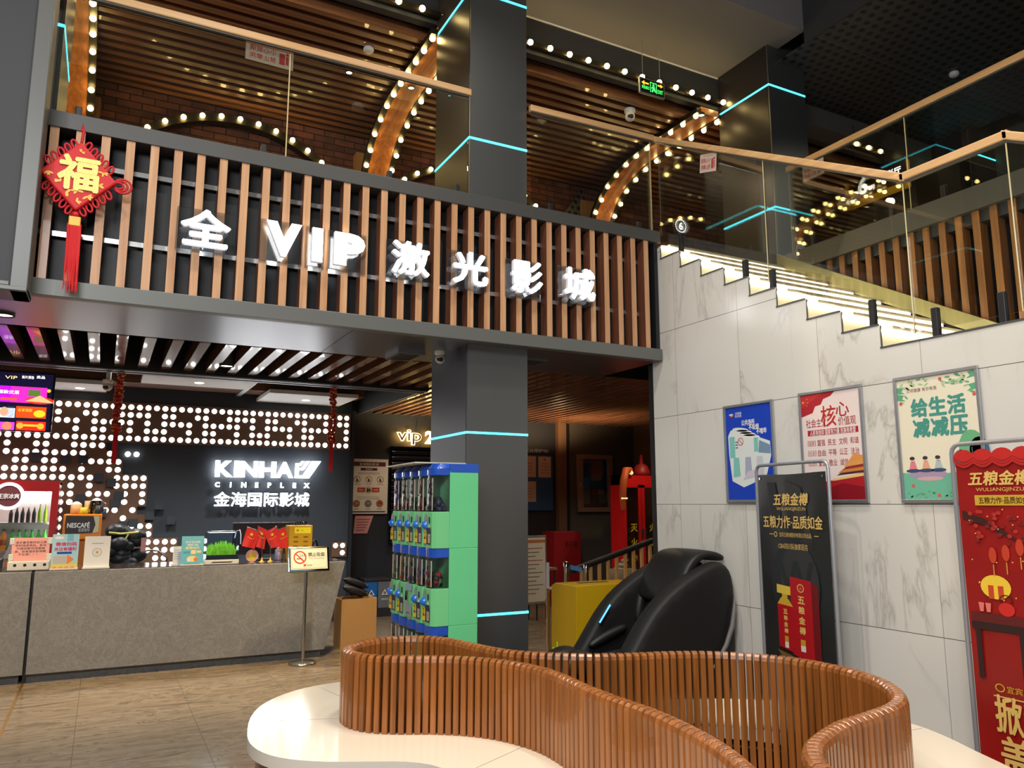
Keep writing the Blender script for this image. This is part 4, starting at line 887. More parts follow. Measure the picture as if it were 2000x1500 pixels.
# ================================================================ NOTICES ON THE DARK HALL WALL
M_notice = mat('notice_paper', (222, 218, 208), .6); M_mar = C3(84, 26, 34)
t = thing('notice_board', 'beige cinema notice with rows of round prohibition pictures on the dark wall', 'notice', (3.56, 11.46, 1.46))
MB().box(3.255, 3.86, 11.475, 11.499, 1.46, 2.28, M_notice).build('board', t)
F = front(3.557, 11.4745, 1.87); b = MB()
b.rect(F, -.26, .26, .30, .365, 0, M_mar); b.text(F, '金海国际影城', 0, .332, .04, .0008, M_notice, width=.3); b.rect(F, -.13, .13, .235, .275, 0, C3(60, 22, 26)); b.text(F, '温馨提示', 0, .255, .026, .0008, M_notice)
for y in (.2, .18, -.165, -.19): b.rect(F, -.17, .17, y, y+.006, 0, C3(120, 112, 100))
for i in (-1, 0, 1):
    b.ring(F, i*.18, .10, .045, .053, 0, C3(150, 60, 56) if i == 0 else C3(70, 50, 46)); b.disc(F, i*.18, .105, .014, 0, M_ink, 10); b.disc(F, i*.18, .08, .02, 0, M_ink, 8, .014); b.rect(F, i*.18-.05, i*.18+.05, .025, .032, 0, C3(110, 102, 92))
    b.poly(F, [(i*.18-.036, .132), (i*.18-.03, .138), (i*.18+.036, .068), (i*.18+.03, .062)], .0006, C3(150, 60, 56))
    b.disc(F, i*.18, -.26, .056, 0, (C3(150, 104, 78), C3(120, 112, 108), C3(164, 98, 58))[i+1], 18); b.disc(F, i*.18+.01, -.25, .03, .0006, (C3(176, 128, 96), C3(150, 144, 140), C3(120, 60, 40))[i+1], 12, .015); b.rect(F, i*.18-.04, i*.18+.04, -.345, -.335, 0, C3(110, 102, 92))
b.rect(F, -.17, .17, -.09, -.02, 0, C3(176, 36, 36)); b.disc(F, 0, -.055, .058, .0007, C3(190, 180, 166), 18); b.disc(F, -.012, -.06, .018, .0013, M_ink, 8, .034); b.disc(F, .02, -.06, .014, .0013, M_ink, 8, .03)
b.text(F, '禁止', -.115, -.055, .035, .0008, M_notice); b.text(F, '吸烟', .115, -.055, .035, .0008, M_notice); b.rect(F, -.27, .27, -.39, -.372, 0, C3(60, 30, 30))
b.build('print', t)
b = MB(); F = front(3.5, 11.496, 1.3); b.prism(F, [(-.15, -.13), (.06, -.13), (.15, .13), (-.13, .13)], 0, .004, C3(214, 150, 150))
for k in range(5): b.rect(F, -.11, .1-.02*k, .07-.04*k, .082-.04*k, .0045, C3(120, 70, 74))
b.build('paper_notice', label='small pink paper notice below the beige notice board', cat='notice')
t = thing('neon_sign', 'warm glowing vip 2 neon sign on the dark hall wall', 'neon sign', (4.3, 11.45, 2.5))
F = front(0, 11.43, 0); b = MB(); b.text(F, 'vip', 4.165, 2.63, .24, 0, M_warmneon, depth=.03, bold=.035, width=.40, res=3); b.text(F, '2', 4.50, 2.64, .2, 0, M_warmneon, depth=.03, bold=.035, res=3); b.build('neon_letters', t)
b = MB(); b.text(F, 'vip', 4.165, 2.63, .225, .032, C3(120, 84, 40), bold=.0, width=.39, res=3); b.build('inner_lettering', t); MB().tube([(4.3, 11.47, 2.76), (4.32, 11.47, 2.9), (4.28, 11.47, 2.98)], .005, M_ink, 6).build('cable', t)
t = thing('roller_shutter', 'dark shiny horizontal shutter under the vip 2 neon sign', 'shutter', (4.35, 11.42, 1.0))
M_shut = mat('shutter_metal', (56, 58, 76), .12, .8); b = MB()
for k in range(16): b.tube([(3.9, 11.46, 1.0+.09*k+.045), (4.75, 11.46, 1.0+.09*k+.045)], .044, M_shut, 10)
b.build('curtain', t); MB().box(3.88, 4.77, 11.40, 11.5, 2.44, 2.48, M_shut).build('housing', t)
lamp('neon_wash', 'SPOT', (4.2, 10.7, 2.3), 90, (1, .74, .36), .08, rot=(PI, 0, 0), spot=140, blend=.6); lamp('hall_slat_fill', 'SPOT', (6.4, 10.6, 2.2), 120, (1, .66, .34), .08, rot=(PI, 0, 0), spot=150, blend=.6)  # second spot: fill added to brighten the far hall slats, no fixture there
# ================================================================ CAPSULE MACHINES
M_green = mat('machine_green', (104, 206, 142), .42); M_greenf = mat('machine_green_front', (116, 204, 140), .38); M_mblue = mat('machine_blue', (26, 80, 186), .3, coat=.3); M_knob = mat('knob_blue', (30, 112, 220), .2, coat=.5); M_gray = C3(150, 160, 160); M_stick = C3(238, 206, 50); M_lab = C3(206, 190, 160); M_purp = C3(40, 34, 70)
PW, GX0, GX1, GXM = .19, 2.185, 2.56, 2.325
TIERS = [(0.14, .715, 'lowest'), (.715, 1.275, 'middle'), (1.275, 1.885, 'top')]
CARDS = [((222, 200, 170), (170, 90, 60), (120, 130, 170)), ((214, 216, 210), (90, 160, 90), (214, 190, 70)), ((196, 206, 190), (190, 50, 40), (60, 70, 60)), ((206, 204, 226), (210, 140, 60), (120, 110, 180)), ((196, 190, 186), (90, 86, 120), (60, 60, 70))]
COLN = ['in the column at the green end panel', 'in the second column from the green end panel', 'in the middle column of the row', 'in the fourth column from the green end panel', 'in the column farthest from the viewer']
for ci in range(5):
    y0 = 5.45+ci*PW; y1 = y0+PW; yc = (y0+y1)/2; F = west(GX0, yc, 0)
    for ti, (z0, z1, tn) in enumerate(TIERS):
        top = ti == 2; odd = (ci == 2 and ti == 1)
        t = thing('capsule_machine', '%s tier green capsule machine %s' % (tn, COLN[ci]), 'capsule machine', ((GX0+GX1)/2, yc, z0), 'green capsule machines')
        zc = z1-.07                                     # underside of the blue cap
        zm = z0+.27                                     # top of the green lower body
        b = MB(); b.box(GXM, GX1, y0+.001, y1-.001, z0, z1-.03 if top else z1, M_green); b.box(GX0+.03, GXM, y0+.001, y1-.001, z0, zm, M_greenf)
        b.prism(Fr((0, 0, z0), (1, 0, 0), (0, 1, 0)), [(GX0+.03, y0+.001), (GX0+.03, y1-.001), (GX0+.008, y1-.03), (GX0, yc), (GX0+.008, y0+.03)][::-1], 0, zm-z0, M_greenf)
        b.build('body', t, bevel=.004)
        arc = [(GXM, y0+.012)]+[(GX0+.06-.055*math.sin(a), yc+(.083)*-math.cos(a)) for a in [PI*i/8 for i in range(9)]]+[(GXM, y1-.012)]
        b = MB(); n = len(arc); P = [(x, y, zm) for x, y in arc]+[(x, y, zc) for x, y in arc]; b.add(P, [(i, i+n, i+n+1, i+1) for i in range(n-1)], M_clear, True); b.build('canister', t)
        b = MB(); ar2 = [(x-.006 if x < GXM else x, yc+(y-yc)*1.08) for x, y in arc]
        b.prism(Fr((0, 0, 0), (1, 0, 0), (0, 1, 0)), ar2[::-1], zc, z1 if not top else z1-.02, M_mblue)
        if top:
            ar3 = [(GXM if x >= GXM else GXM-(GXM-x)*.72, yc+(y-yc)*.85) for x, y in ar2]; P = [(x, y, z1-.02) for x, y in ar2]+[(x, y, z1+.022) for x, y in ar3]
            b.add(P, [(i, i+n, i+n+1, i+1) for i in range(n-1)]+[tuple(range(n, 2*n))[::-1]], M_mblue, True); b.box(GXM, GX1+.004, y0, y1, z1-.05, z1+.02, M_mblue)
        b.build('cap', t, bevel=.006)
        c0, c1, c2 = CARDS[(ci+ti*2) % 5]; b = MB(); Fc = west(GX0+.014, yc, 0)
        b.rect(Fc, -.06, .062, zm+.01, zc-.02, 0, C3(*(min(250, q+26) for q in c0))); rnd = random.Random(ci*7+ti)
        for k in range(9): b.disc(Fc, rnd.uniform(-.04, .045), rnd.uniform(zm+.04, zc-.06), rnd.uniform(.008, .022), .0005+.0002*k, C3(*(c1 if k % 2 else c2)), 9, rnd.uniform(.008, .03))
        b.rect(Fc, -.05, .05, zm+.015, zm+.045, .003, C3(*c1)); b.build('product_card', t)
        b = MB(); rnd = random.Random(ci+ti*11)
        for k in range(12): b.ball((rnd.uniform(GX0+.06, GXM-.02), rnd.uniform(y0+.04, y1-.04), zm+.025+.022*(k//3)), .022, C3(*rnd.choice((c1, c2, (90, 96, 90), (150, 150, 140)))), 8, 6)
        tag(b.build('capsules', t), kind='stuff')
        if odd:
            b = MB(); b.rect(F, -.08, .08, zm-.05, zm-.005, .004, C3(150, 170, 196)); b.poly(F, [(-.08, z0+.02), (.08, z0+.02), (.08, z0+.10), (0, z0+.13), (-.08, z0+.2)], .004, M_gray); b.rect(F, -.07, -.03, zm-.13, zm-.06, .004, M_ink); b.text(F, '出货口', .0, z0+.05, .02, .006, M_nvy); b.build('front_panel', t)
            continue
        b = MB(); b.poly(F, [(-.078, zm-.13), (-.01, zm-.13), (-.01, zm-.06), (-.025, zm-.025), (-.044, zm-.015), (-.063, zm-.025), (-.078, zm-.06)], .001, M_gray); b.rect(F, -.02, .012, z0+.03, zm-.12, .0015, M_purp); b.build('knob_surround', t)
        b = MB(); o_ = F.p(-.044, zm-.1, .0); b.lathe(o_, [(0, .032), (.014, .03), (.027, .018), (.032, 0)], M_knob, 16, axis=(-1, 0, 0)); b.build('knob', t)
        b = MB(); b.rect(F, .018, .042, zm-.085, zm-.04, .001, M_black); b.build('coin_slot', t)
        b = MB(); b.rect(F, -.078, -.012, z0+.035, z0+.075, .003, M_stick); b.disc(F, -.045, z0+.1, .034, .003, M_stick, 18); b.text(F, '2', -.045, z0+.1, .045, .0045, M_purp); b.build('price_sticker', t)
        b = MB(); b.rect(F, .012, .062, z0+.03, zm-.12, .002, M_purp); b.rect(F, .014, .06, z0+.04, z0+.105, .003, M_lab); b.rect(F, .026, .05, zm-.115, zm-.1, .0025, M_wt)
        for k in range(4): b.rect(F, .02, .054, z0+.05+.013*k, z0+.054+.013*k, .0035, C3(120, 100, 80))
        b.build('label_plate', t)
MB().box(GX0+.01, GX1, 5.45, 6.4, 0, .14, M_greenf).build('machine_plinth', label='low green plinth under the row of capsule machines', cat='plinth')
b = MB(); b.hexa([(2.10, 5.62, 1.912), (2.52, 5.60, 1.912), (2.52, 6.38, 1.912), (2.14, 6.42, 1.912), (2.10, 5.62, 1.922), (2.52, 5.60, 1.922), (2.52, 6.38, 1.922), (2.14, 6.42, 1.922)], C3(206, 202, 180))
b.build('flat_board', label='thin pale board laid on top of the capsule machines', cat='board')
# ================================================================ MASSAGE CHAIR
M_lea = mat('black_leather', (20, 18, 18), .5, bump=.15, bscale=90); M_shell = mat('chair_shell_fabric', (13, 11, 11), .62, bump=.1, bscale=400)
t = thing('massage_chair', 'large black leather massage chair against the marble wall', 'massage chair', (3.9, 5.18, 0))
F = front(0, 0, 0)
def shell(y0, y1, dx, name):
    pts = [(4.535+dx, .12), (4.56+dx, .5), (4.57+dx, .9), (4.55+dx, 1.06), (4.50+dx, 1.135), (4.40+dx, 1.155), (4.26+dx, 1.115), (4.08+dx, 1.035), (3.88+dx, .925), (3.72+dx, .79), (3.60+dx, .64), (3.50+dx, .5), (3.40+dx, .38), (3.36+dx, .26), (3.44+dx, .14), (3.7+dx, .08), (4.3+dx, .06)]
    m = MB(); ym = (y0+y1)/2; n = len(pts); cx = sum(p[0] for p in pts)/n; cz = sum(p[1] for p in pts)/n; P = []
    for y, s in ((y0, .9), (y0+.02, .96), (ym-.02, 1.0), (ym+.02, 1.0), (y1-.02, .96), (y1, .9)):
        P += [(cx+(x-cx)*s, y, max(.02, cz+(z-cz)*s)) for x, z in pts]
    fs = [tuple(range(n)), tuple(range(5*n, 6*n))[::-1]]
    for r_ in range(5): fs += [(r_*n+j, (r_+1)*n+j, (r_+1)*n+(j+1) % n, r_*n+(j+1) % n) for j in range(n)]
    m.add(P, fs, M_shell, True); return m.build(name, t, subsurf=1)
shell(4.80, 5.0, -.02, 'side_shell'); shell(5.42, 5.6, 0, 'side_shell')
def pad(name, P, r, y0, y1, m=M_lea, sub=2):
    b = MB(); n = 8; V = []
    for i, (x, z) in enumerate(P):
        d = Vector((P[min(i+1, len(P)-1)][0]-P[max(i-1, 0)][0], P[min(i+1, len(P)-1)][1]-P[max(i-1, 0)][1])).normalized(); nn = Vector((-d.y, d.x)); rr = r[i] if hasattr(r, '__len__') else r
        for yy, k in ((y0+.03, -1), (y0, -.5), (y0, .5), (y0+.03, 1), (y1-.03, 1), (y1, .5), (y1, -.5), (y1-.03, -1)): V.append((x+nn.x*rr*k, yy, z+nn.y*rr*k))
    fs = [(i*n+j, i*n+(j+1) % n, (i+1)*n+(j+1) % n, (i+1)*n+j) for i in range(len(P)-1) for j in range(n)]+[tuple(range(n))[::-1], tuple(range((len(P)-1)*n, len(P)*n))]
    b.add(V, fs, m, True); return b.build(name, t, subsurf=sub)
pad('seat', [(3.35, .36), (3.6, .34), (3.9, .32), (4.1, .36)], .09, 5.0, 5.43)
pad('backrest', [(3.98, .38), (4.1, .62), (4.22, .86), (4.32, 1.02), (4.45, 1.12)], [.1, .12, .12, .11, .08], 5.0, 5.43)
pad('head_pillow', [(4.02, .82), (4.08, .92), (4.16, 1.06), (4.24, 1.17), (4.36, 1.21), (4.5, 1.19), (4.56, 1.14)], [.03, .05, .06, .05, .035, .03, .02], 4.92, 5.45)
pad('shoulder_pad', [(4.0, .62), (4.05, .8), (4.14, .98), (4.2, 1.05)], [.03, .06, .06, .03], 5.38, 5.47)
b = MB(); Fp = Fr((4.085, 5.18, 1.0), (0, -1, 0), (.5, 0, .87))
for k, (u, m_) in enumerate(((.12, C3(120, 24, 40)), (.02, C3(130, 30, 40)), (-.08, C3(110, 116, 126)))):
    b.poly(Fp, [(u-.05, -.02), (u+.03, -.025), (u+.035, .015), (u-.045, .02)], .012, m_)
b.build('pillow_print', t)
for i in range(2): pad('calf_roll', [(3.06, .2+.0*i), (3.1, .36), (3.22, .45), (3.38, .46)], [.05, .085, .085, .05], 5.06+.2*i, 5.24+.2*i)
pad('leg_rest', [(3.02, .1), (3.2, .14), (3.5, .2)], [.06, .1, .1], 5.02, 5.5)
pad('arm_bolster', [(3.5, .48), (3.7, .56), (3.9, .62)], [.03, .045, .03], 5.36, 5.44); pad('arm_bolster', [(3.45, .38), (3.7, .4), (3.95, .42)], [.03, .04, .03], 5.37, 5.44)
MB().tube([(4.50, 4.80, .88), (4.485, 4.785, .8), (4.45, 4.78, .66), (4.38, 4.78, .52), (4.27, 4.785, .38), (4.2, 4.795, .32)], [.004, .016, .02, .018, .014, .004], C3(110, 106, 104), 8).build('side_trim', t)
FP = Fr((3.66, 5.41, .72), (.62, 0, .78), (-.3, -.9, .25))
MB().fbox(FP, -.07, .09, -.03, .03, .0, .02, M_ink).build('control_pad', t, bevel=.006); MB().fbox(FP, -.08, .09, .03, .04, .0, .012, M_blue).build('control_light', t)
MB().fbox(FP, .0, .05, -.015, .015, .02, .022, C3(130, 130, 140)).build('control_display', t)
# ================================================================ YELLOW CABINET
M_yel = mat('yellow_metal', (206, 164, 20), .35, .1)
t = thing('metal_box', 'tall yellow metal box behind the massage chair', 'box', (4.35, 6.6, 0))
b = MB(); b.prism(Fr((4.03, 0, 0), (0, -1, 0), (0, 0, 1)), [(-6.86, 0), (-6.4, 0), (-6.4, .835), (-6.78, .835), (-6.86, .80)], -.75, 0, M_yel); b.build('body', t, bevel=.004)
b = MB(); 
for k in range(6): b.box(4.2+.06*k, 4.24+.06*k, 6.6, 6.66, .833, .838, M_ink)
b.build('vent', t)
b = MB(); Fy = west(4.029, 6.86, 0); b.rect(Fy, .02, .12, .2, .215, .001, mat('green_mark', (110, 220, 40), .4, emit=.4)); b.rect(Fy, .1, .115, .16, .28, .001, MATS['green_mark']); b.rect(Fy, .14, .2, .17, .185, .001, MATS['green_mark']); b.rect(Fy, .16, .175, .13, .24, .001, MATS['green_mark']); b.build('green_mark', t)
# ================================================================ HALL
def stanchion(x, y, h, lab, belt=None):
    t = thing('barrier_post', lab, 'barrier post', (x, y, 0))
    MB().lathe((x, y, 0), [(0, 0), (.09, 0), (.09, .01), (.04, .03)], M_steel, 20).build('base', t); MB().cyl((x, y, .02), (x, y, h), .03, M_chrome, n=14).build('post', t); MB().lathe((x, y, h), [(.034, -.06), (.034, 0), (0, .008)], M_chrome, 14).build('cap', t)
stanchion(4.66, 7.6, .96, 'chrome barrier post left of the pair behind the yellow box'); stanchion(4.86, 7.5, .94, 'chrome barrier post right of the pair behind the yellow box')
t = thing('belt', 'blue retractable belt strung between the chrome barrier posts', 'belt', (4.8, 7.55, .86)); MB().hexa([(4.70, 7.578, .88), (4.82, 7.522, .85), (4.82, 7.524, .85), (4.70, 7.58, .88), (4.70, 7.578, .93), (4.82, 7.522, .9), (4.82, 7.524, .9), (4.70, 7.58, .93)], mat('belt_blue', (70, 130, 180), .5)).build('webbing', t)
t = thing('slim_post', 'slim steel post with white grip left of the yellow box', 'post', (4.16, 7.15, 0))
MB().lathe((4.16, 7.15, 0), [(0, 0), (.14, 0), (.14, .012), (.03, .03)], M_steel, 20).build('base', t); MB().cyl((4.16, 7.15, .02), (4.16, 7.15, .74), .02, M_chrome, n=12).build('post', t); MB().cyl((4.16, 7.15, .74), (4.16, 7.15, 1.0), .018, C3(200, 204, 210), n=10).tube([(4.16, 7.15, .74), (4.21, 7.13, .74), (4.21, 7.13, .70)], .015, C3(200, 204, 210), 8).build('grip', t)
# stair rail
t = thing('stair_railing', 'black handrail on pale wooden balusters climbing in the dark hall', 'railing', (6.0, 8.5, 0))
MB().tube([(5.28, 8.5, .77), (6.75, 8.5, 1.17)], .04, M_black, 8).build('handrail', t); MB().tube([(6.2, 8.0, .62), (6.9, 8.0, .82)], .05, M_black, 8).build('lower_handrail', t)
M_bal = wood('baluster_wood', (214, 168, 104), (184, 138, 80), 'Z')
for i in range(10): MB().box(5.42+.135*i, 5.455+.135*i, 8.48, 8.515, 0, .79+.0367*i, M_bal).build('baluster', t)
struct('floor_stair', MB().prism(front(0, 8.6, 0), [(5.6, 0), (8.4, 0), (8.4, .8), (7.5, .55), (6.6, .3)], 0, -1.2, M_hallgrey))
# notice easel
t = thing('notice_easel', 'white framed notice leaning on an easel beside the pillar', 'easel', (5.25, 9.5, 0))
Fe = Fr((5.28, 9.5, .72), (1, .1, 0), (.09, .18, 1))
MB().fbox(Fe, -.28, .25, -.46, .46, -.02, 0, M_alu).build('frame', t, bevel=.006); b = MB(); b.rect(Fe, -.255, .225, -.43, .43, .001, M_notice); b.rect(Fe, -.255, .225, .36, .40, .002, C3(190, 120, 80))
for k in range(12): b.rect(Fe, -.2, .18-.06*(k % 3), .28-.055*k, .29-.055*k, .002, C3(170, 90, 70) if k in (0, 3) else C3(110, 106, 96))
b.build('sheet', t); b = MB()
for s in (-.25, .22): b.cyl(Fe.p(s, -.4, -.01), (5.28+s-.05, 9.34, 0), .012, M_steel, n=8); 
b.cyl(Fe.p(0, .3, -.03), (5.28, 9.95, 0), .012, M_steel, n=8); b.build('leg', t)
b = MB(); b.box(5.45, 5.8, 9.7, 10.0, .68, .71, C3(150, 130, 104)); t = b.build('side_table', label='small pale table top beside the notice easel', cat='table')
for u, v in ((5.48, 9.73), (5.77, 9.73), (5.48, 9.97), (5.77, 9.97)): MB().cyl((u, v, 0), (u, v, .68), .012, M_ink, n=8).build('leg', t)
# certificates
t = thing('certificate_board', 'blue board with pale certificates on the dark wall by the pillar', 'notice board', (6.6, 11.46, 1.5))
MB().box(5.9, 6.78, 11.465, 11.485, 1.5, 2.42, mat('board_blue', (44, 84, 134), .6)).build('board', t)
for x0, x1, z0, z1 in ((6.05, 6.45, 2.05, 2.4), (6.05, 6.45, 1.64, 1.98), (6.5, 6.74, 2.05, 2.4)):
    b = MB(); b.box(x0, x1, 11.458, 11.465, z0, z1, C3(196, 176, 160)); F = front((x0+x1)/2, 11.4575, (z0+z1)/2); b.disc(F, 0, (z1-z0)*.36, .018, 0, C3(140, 50, 40), 10)
    for k in range(4): b.rect(F, -(x1-x0)*.34, (x1-x0)*.34, .05-.05*k, .058-.05*k, 0, C3(120, 104, 96))
    b.build('certificate', t)
F = front(6.33, 11.49, 2.5); tag(MB().text(F, '消费者权益保护站', 0, 0, .06, 0, C3(150, 150, 166), depth=.01, width=.75).build('wall_lettering'), 'small pale raised lettering above the blue certificate board', 'lettering')
# hydrant cabinet
t = thing('hydrant_cabinet', 'brown framed fire hydrant cabinet with a red interior', 'cabinet', (7.63, 11.4, 1.47)); M_hf = C3(140, 116, 98)
b = MB()
for q in ((7.26, 7.98, 1.47, 1.55), (7.26, 7.98, 2.38, 2.46), (7.26, 7.36, 1.55, 2.38), (7.88, 7.98, 1.55, 2.38)): b.box(q[0], q[1], 11.40, 11.47, q[2], q[3], M_hf)
b.build('door_frame', t, bevel=.006); MB().box(7.36, 7.88, 11.45, 11.468, 1.55, 2.38, C3(74, 22, 26)).build('interior', t)
b = MB(); F = front(7.62, 11.449, 1.965); b.rect(F, -.13, .2, .13, .28, 0, C3(190, 36, 38)); b.text(F, '灭火器', .035, .205, .1, .001, C3(120, 20, 24), width=.26); b.rect(F, -.24, -.06, .34, .41, 0, C3(176, 160, 140)); b.rect(F, -.25, -.1, -.35, .1, 0, C3(150, 130, 114)); b.rect(F, -.06, .14, -.2, -.08, 0, C3(190, 36, 38)); b.rect(F, .06, .18, -.19, -.1, .001, C3(206, 200, 196)); b.disc(F, .18, -.22, .1, .0005, C3(110, 116, 112), 14, .13); b.build('contents', t)
MB().box(7.29, 7.31, 11.385, 11.4, 1.9, 1.98, M_chrome).build('handle', t); MB().box(7.37, 7.87, 11.42, 11.424, 1.56, 2.37, M_clear).build('glass', t)
t = thing('red_box', 'dark red metal box standing on the hall floor by the wall', 'box', (6.75, 11.15, 0)); M_dr = mat('dark_red', (150, 26, 34), .5)
MB().box(6.5, 7.0, 10.95, 11.35, 0, 1.16, M_dr).build('body', t, bevel=.006); b = MB(); F = front(6.75, 10.949, .6); b.text(F, '意见箱', .06, .36, .1, .001, C3(70, 20, 24), width=.25); b.rect(F, -.06, .2, -.1, .0, .001, C3(120, 60, 56)); b.text(F, '微型消防站', .07, -.05, .05, .002, C3(200, 170, 160)); b.build('lettering', t)
# fire equipment cabinet
t = thing('fire_cabinet', 'tall red glazed fire equipment cabinet at the right end of the hall', 'cabinet', (7.5, 10.15, 0)); M_fire = mat('fire_red', (206, 26, 28), .4)
xa, xb = 7.16, 7.86; b = MB(); b.box(xa, xb, 10.3, 10.32, 0, 2.05, M_dr); b.box(xa, xa+.03, 10.0, 10.3, 0, 2.05, M_fire); b.box(xb-.03, xb, 10.0, 10.3, 0, 2.05, M_fire); b.box(xa, xb, 10.0, 10.3, 1.9, 2.05, M_fire); b.box(xa, xb, 10.0, 10.3, 0, .55, M_fire); b.build('cabinet_body', t)
b = MB()
for z in (1.0, 1.4): b.box(xa+.03, xb-.03, 10.02, 10.3, z, z+.02, M_dr)
b.build('shelf', t)
for a_, c_ in ((xa, (xa+xb)/2-.004), ((xa+xb)/2+.004, xb)):
    d = MB(); d.box(a_, a_+.06, 9.97, 10.0, .55, 1.9, M_fire); d.box(c_-.06, c_, 9.97, 10.0, .55, 1.9, M_fire); d.box(a_, c_, 9.97, 10.0, .5, .56, M_fire); d.box(a_, c_, 9.97, 10.0, 1.86, 1.92, M_fire); dd = d.build('door', t); MB().box(a_+.06, c_-.06, 9.98, 9.985, .56, 1.86, M_clear).build('glass', dd)
    b = MB(); Fd = front((a_+c_)/2, 9.965, 0)
    for k, s in enumerate('火警119' if a_ > 7.3 else '灭火119'):
        if k < 2: b.text(Fd, s, .02, 1.24-.22*k, .12, 0, C3(226, 190, 40), bold=.02)
    b.text(Fd, '119', .02, .78, .09, 0, C3(226, 190, 40), width=.1); b.build('lettering', dd)
MB().box((xa+xb)/2-.03, (xa+xb)/2+.03, 9.955, 9.97, 1.1, 1.22, M_steel).build('lock', t)
for k, (x, z, s, nm, lb_, cc) in enumerate(((7.36, 1.07, .06, 'rolled_hose', 'cream rolled fire hose on the middle shelf of the red cabinet, left side', (190, 160, 110)), (7.64, 1.07, .06, 'rolled_hose', 'cream rolled fire hose on the middle shelf of the red cabinet, right side', (190, 160, 110)))):
    MB().lathe((x, 10.1, z+.06), [(.03, 0), (.11, 0), (.11, .06), (.03, .06), (.03, 0)], C3(*cc), 18, axis=(0, 1, 0)).build(nm, label=lb_, cat='hose')
MB().lathe((7.38, 10.15, .55), [(0, 0), (.08, 0), (.09, .1), (.07, .18), (0, .22)], C3(206, 170, 60), 14).build('yellow_helmet', label='yellow helmet low in the left half of the red cabinet', cat='helmet'); MB().lathe((7.66, 10.15, .55), [(0, 0), (.08, 0), (.09, .1), (.07, .18), (0, .22)], C3(60, 60, 60), 14).build('black_helmet', label='black helmet low in the right half of the red cabinet', cat='helmet')
M_fjk = mat('fire_jacket', (190, 84, 24), .6, bump=.3, bscale=20); b = MB(); b.tube([(7.1, 9.88, 1.52), (7.08, 9.87, 1.7), (7.1, 9.87, 1.95), (7.18, 9.91, 2.12), (7.34, 10.02, 2.13)], [.04, .055, .06, .06, .05], M_fjk, 10); t = b.build('orange_jacket', label='orange reflective garment draped over the red cabinet corner', cat='jacket')
MB().tube([(7.25, 9.94, 2.14), (7.34, 9.98, 2.08)], .03, mat('reflective_tape', (250, 232, 170), .3, emit=.7), 8).build('reflective_band', t); MB().tube([(7.03, 9.83, 1.69), (7.13, 9.82, 1.69)], .012, MATS['reflective_tape'], 8).build('reflective_band', t)
MB().lathe((7.66, 10.15, 2.05), [(0, 0), (.14, 0), (.14, .06), (.1, .16), (.03, .2), (.02, .34), (0, .34)], C3(150, 26, 24), 16).build('red_helmet', label='red helmet resting on top of the red cabinet', cat='helmet')
t = thing('blue_poster', 'blue poster on the brown end wall above the red cabinet', 'poster', (8.47, 10.1, 1.9)); MB().box(8.465, 8.48, 9.6, 10.6, 1.9, 2.75, mat('poster_blue', (30, 110, 170), .5)).build('sheet', t); b = MB(); F = west(8.4645, 10.1, 2.3); b.rect(F, -.3, .1, -.25, .2, 0, C3(220, 190, 150)); b.disc(F, -.1, .02, .1, .001, C3(230, 150, 60), 14); b.build('print', t)
MB().lathe((6.72, 9.4, .34), [(0, 0), (.16, 0), (.2, .06), (.2, .34), (.18, .34), (.18, .04), (0, .03)], mat('wicker', (120, 110, 96), .8, bump=.8, bscale=60), 18).build('wicker_basket', label='low pale wicker basket behind the stair balusters', cat='basket')
b = MB(); rnd = random.Random(9)
for k in range(5): b.ball((6.66+.02*k, 9.38, .68+.03*k), .09-.01*k, (C3(160, 146, 120), C3(70, 66, 60))[k % 2], 12, 8, (1.2, 1, .5))
b.build('folded_blanket', label='striped folded blanket on the wicker basket', cat='blanket')

# ================================================================ POSTERS ON THE MARBLE WALL
def poster(name, label, y1, y0, z0, z1, paper, draw):
    t = thing(name, label, 'poster', (XW-.02, (y0+y1)/2, z0))
    b = MB(); f = .022
    for a, c, d, e in ((y0, y1, z0, z0+f), (y0, y1, z1-f, z1), (y0, y0+f, z0+f, z1-f), (y1-f, y1, z0+f, z1-f)): b.box(XW-.022, XW-.004, a, c, d, e, M_alu)
    b.build('frame', t, bevel=.003)
    MB().box(XW-.012, XW-.004, y0+f, y1-f, z0+f, z1-f, paper).build('sheet', t)
    F = west(XW-.0125, (y0+y1)/2, (z0+z1)/2); b = MB(); draw(b, F, (y1-y0)/2-f, (z1-z0)/2-f); b.build('print', t)
    return t
M_pblue = mat('poster_royal_blue', (22, 66, 190), .35); M_ppink = mat('poster_pale_pink', (240, 222, 216), .35); M_pcream = mat('poster_cream', (238, 230, 204), .35)
M_pred = C3(176, 28, 40); M_pdred = C3(140, 14, 30); M_mint = C3(130, 200, 190); M_pale = C3(226, 232, 228)
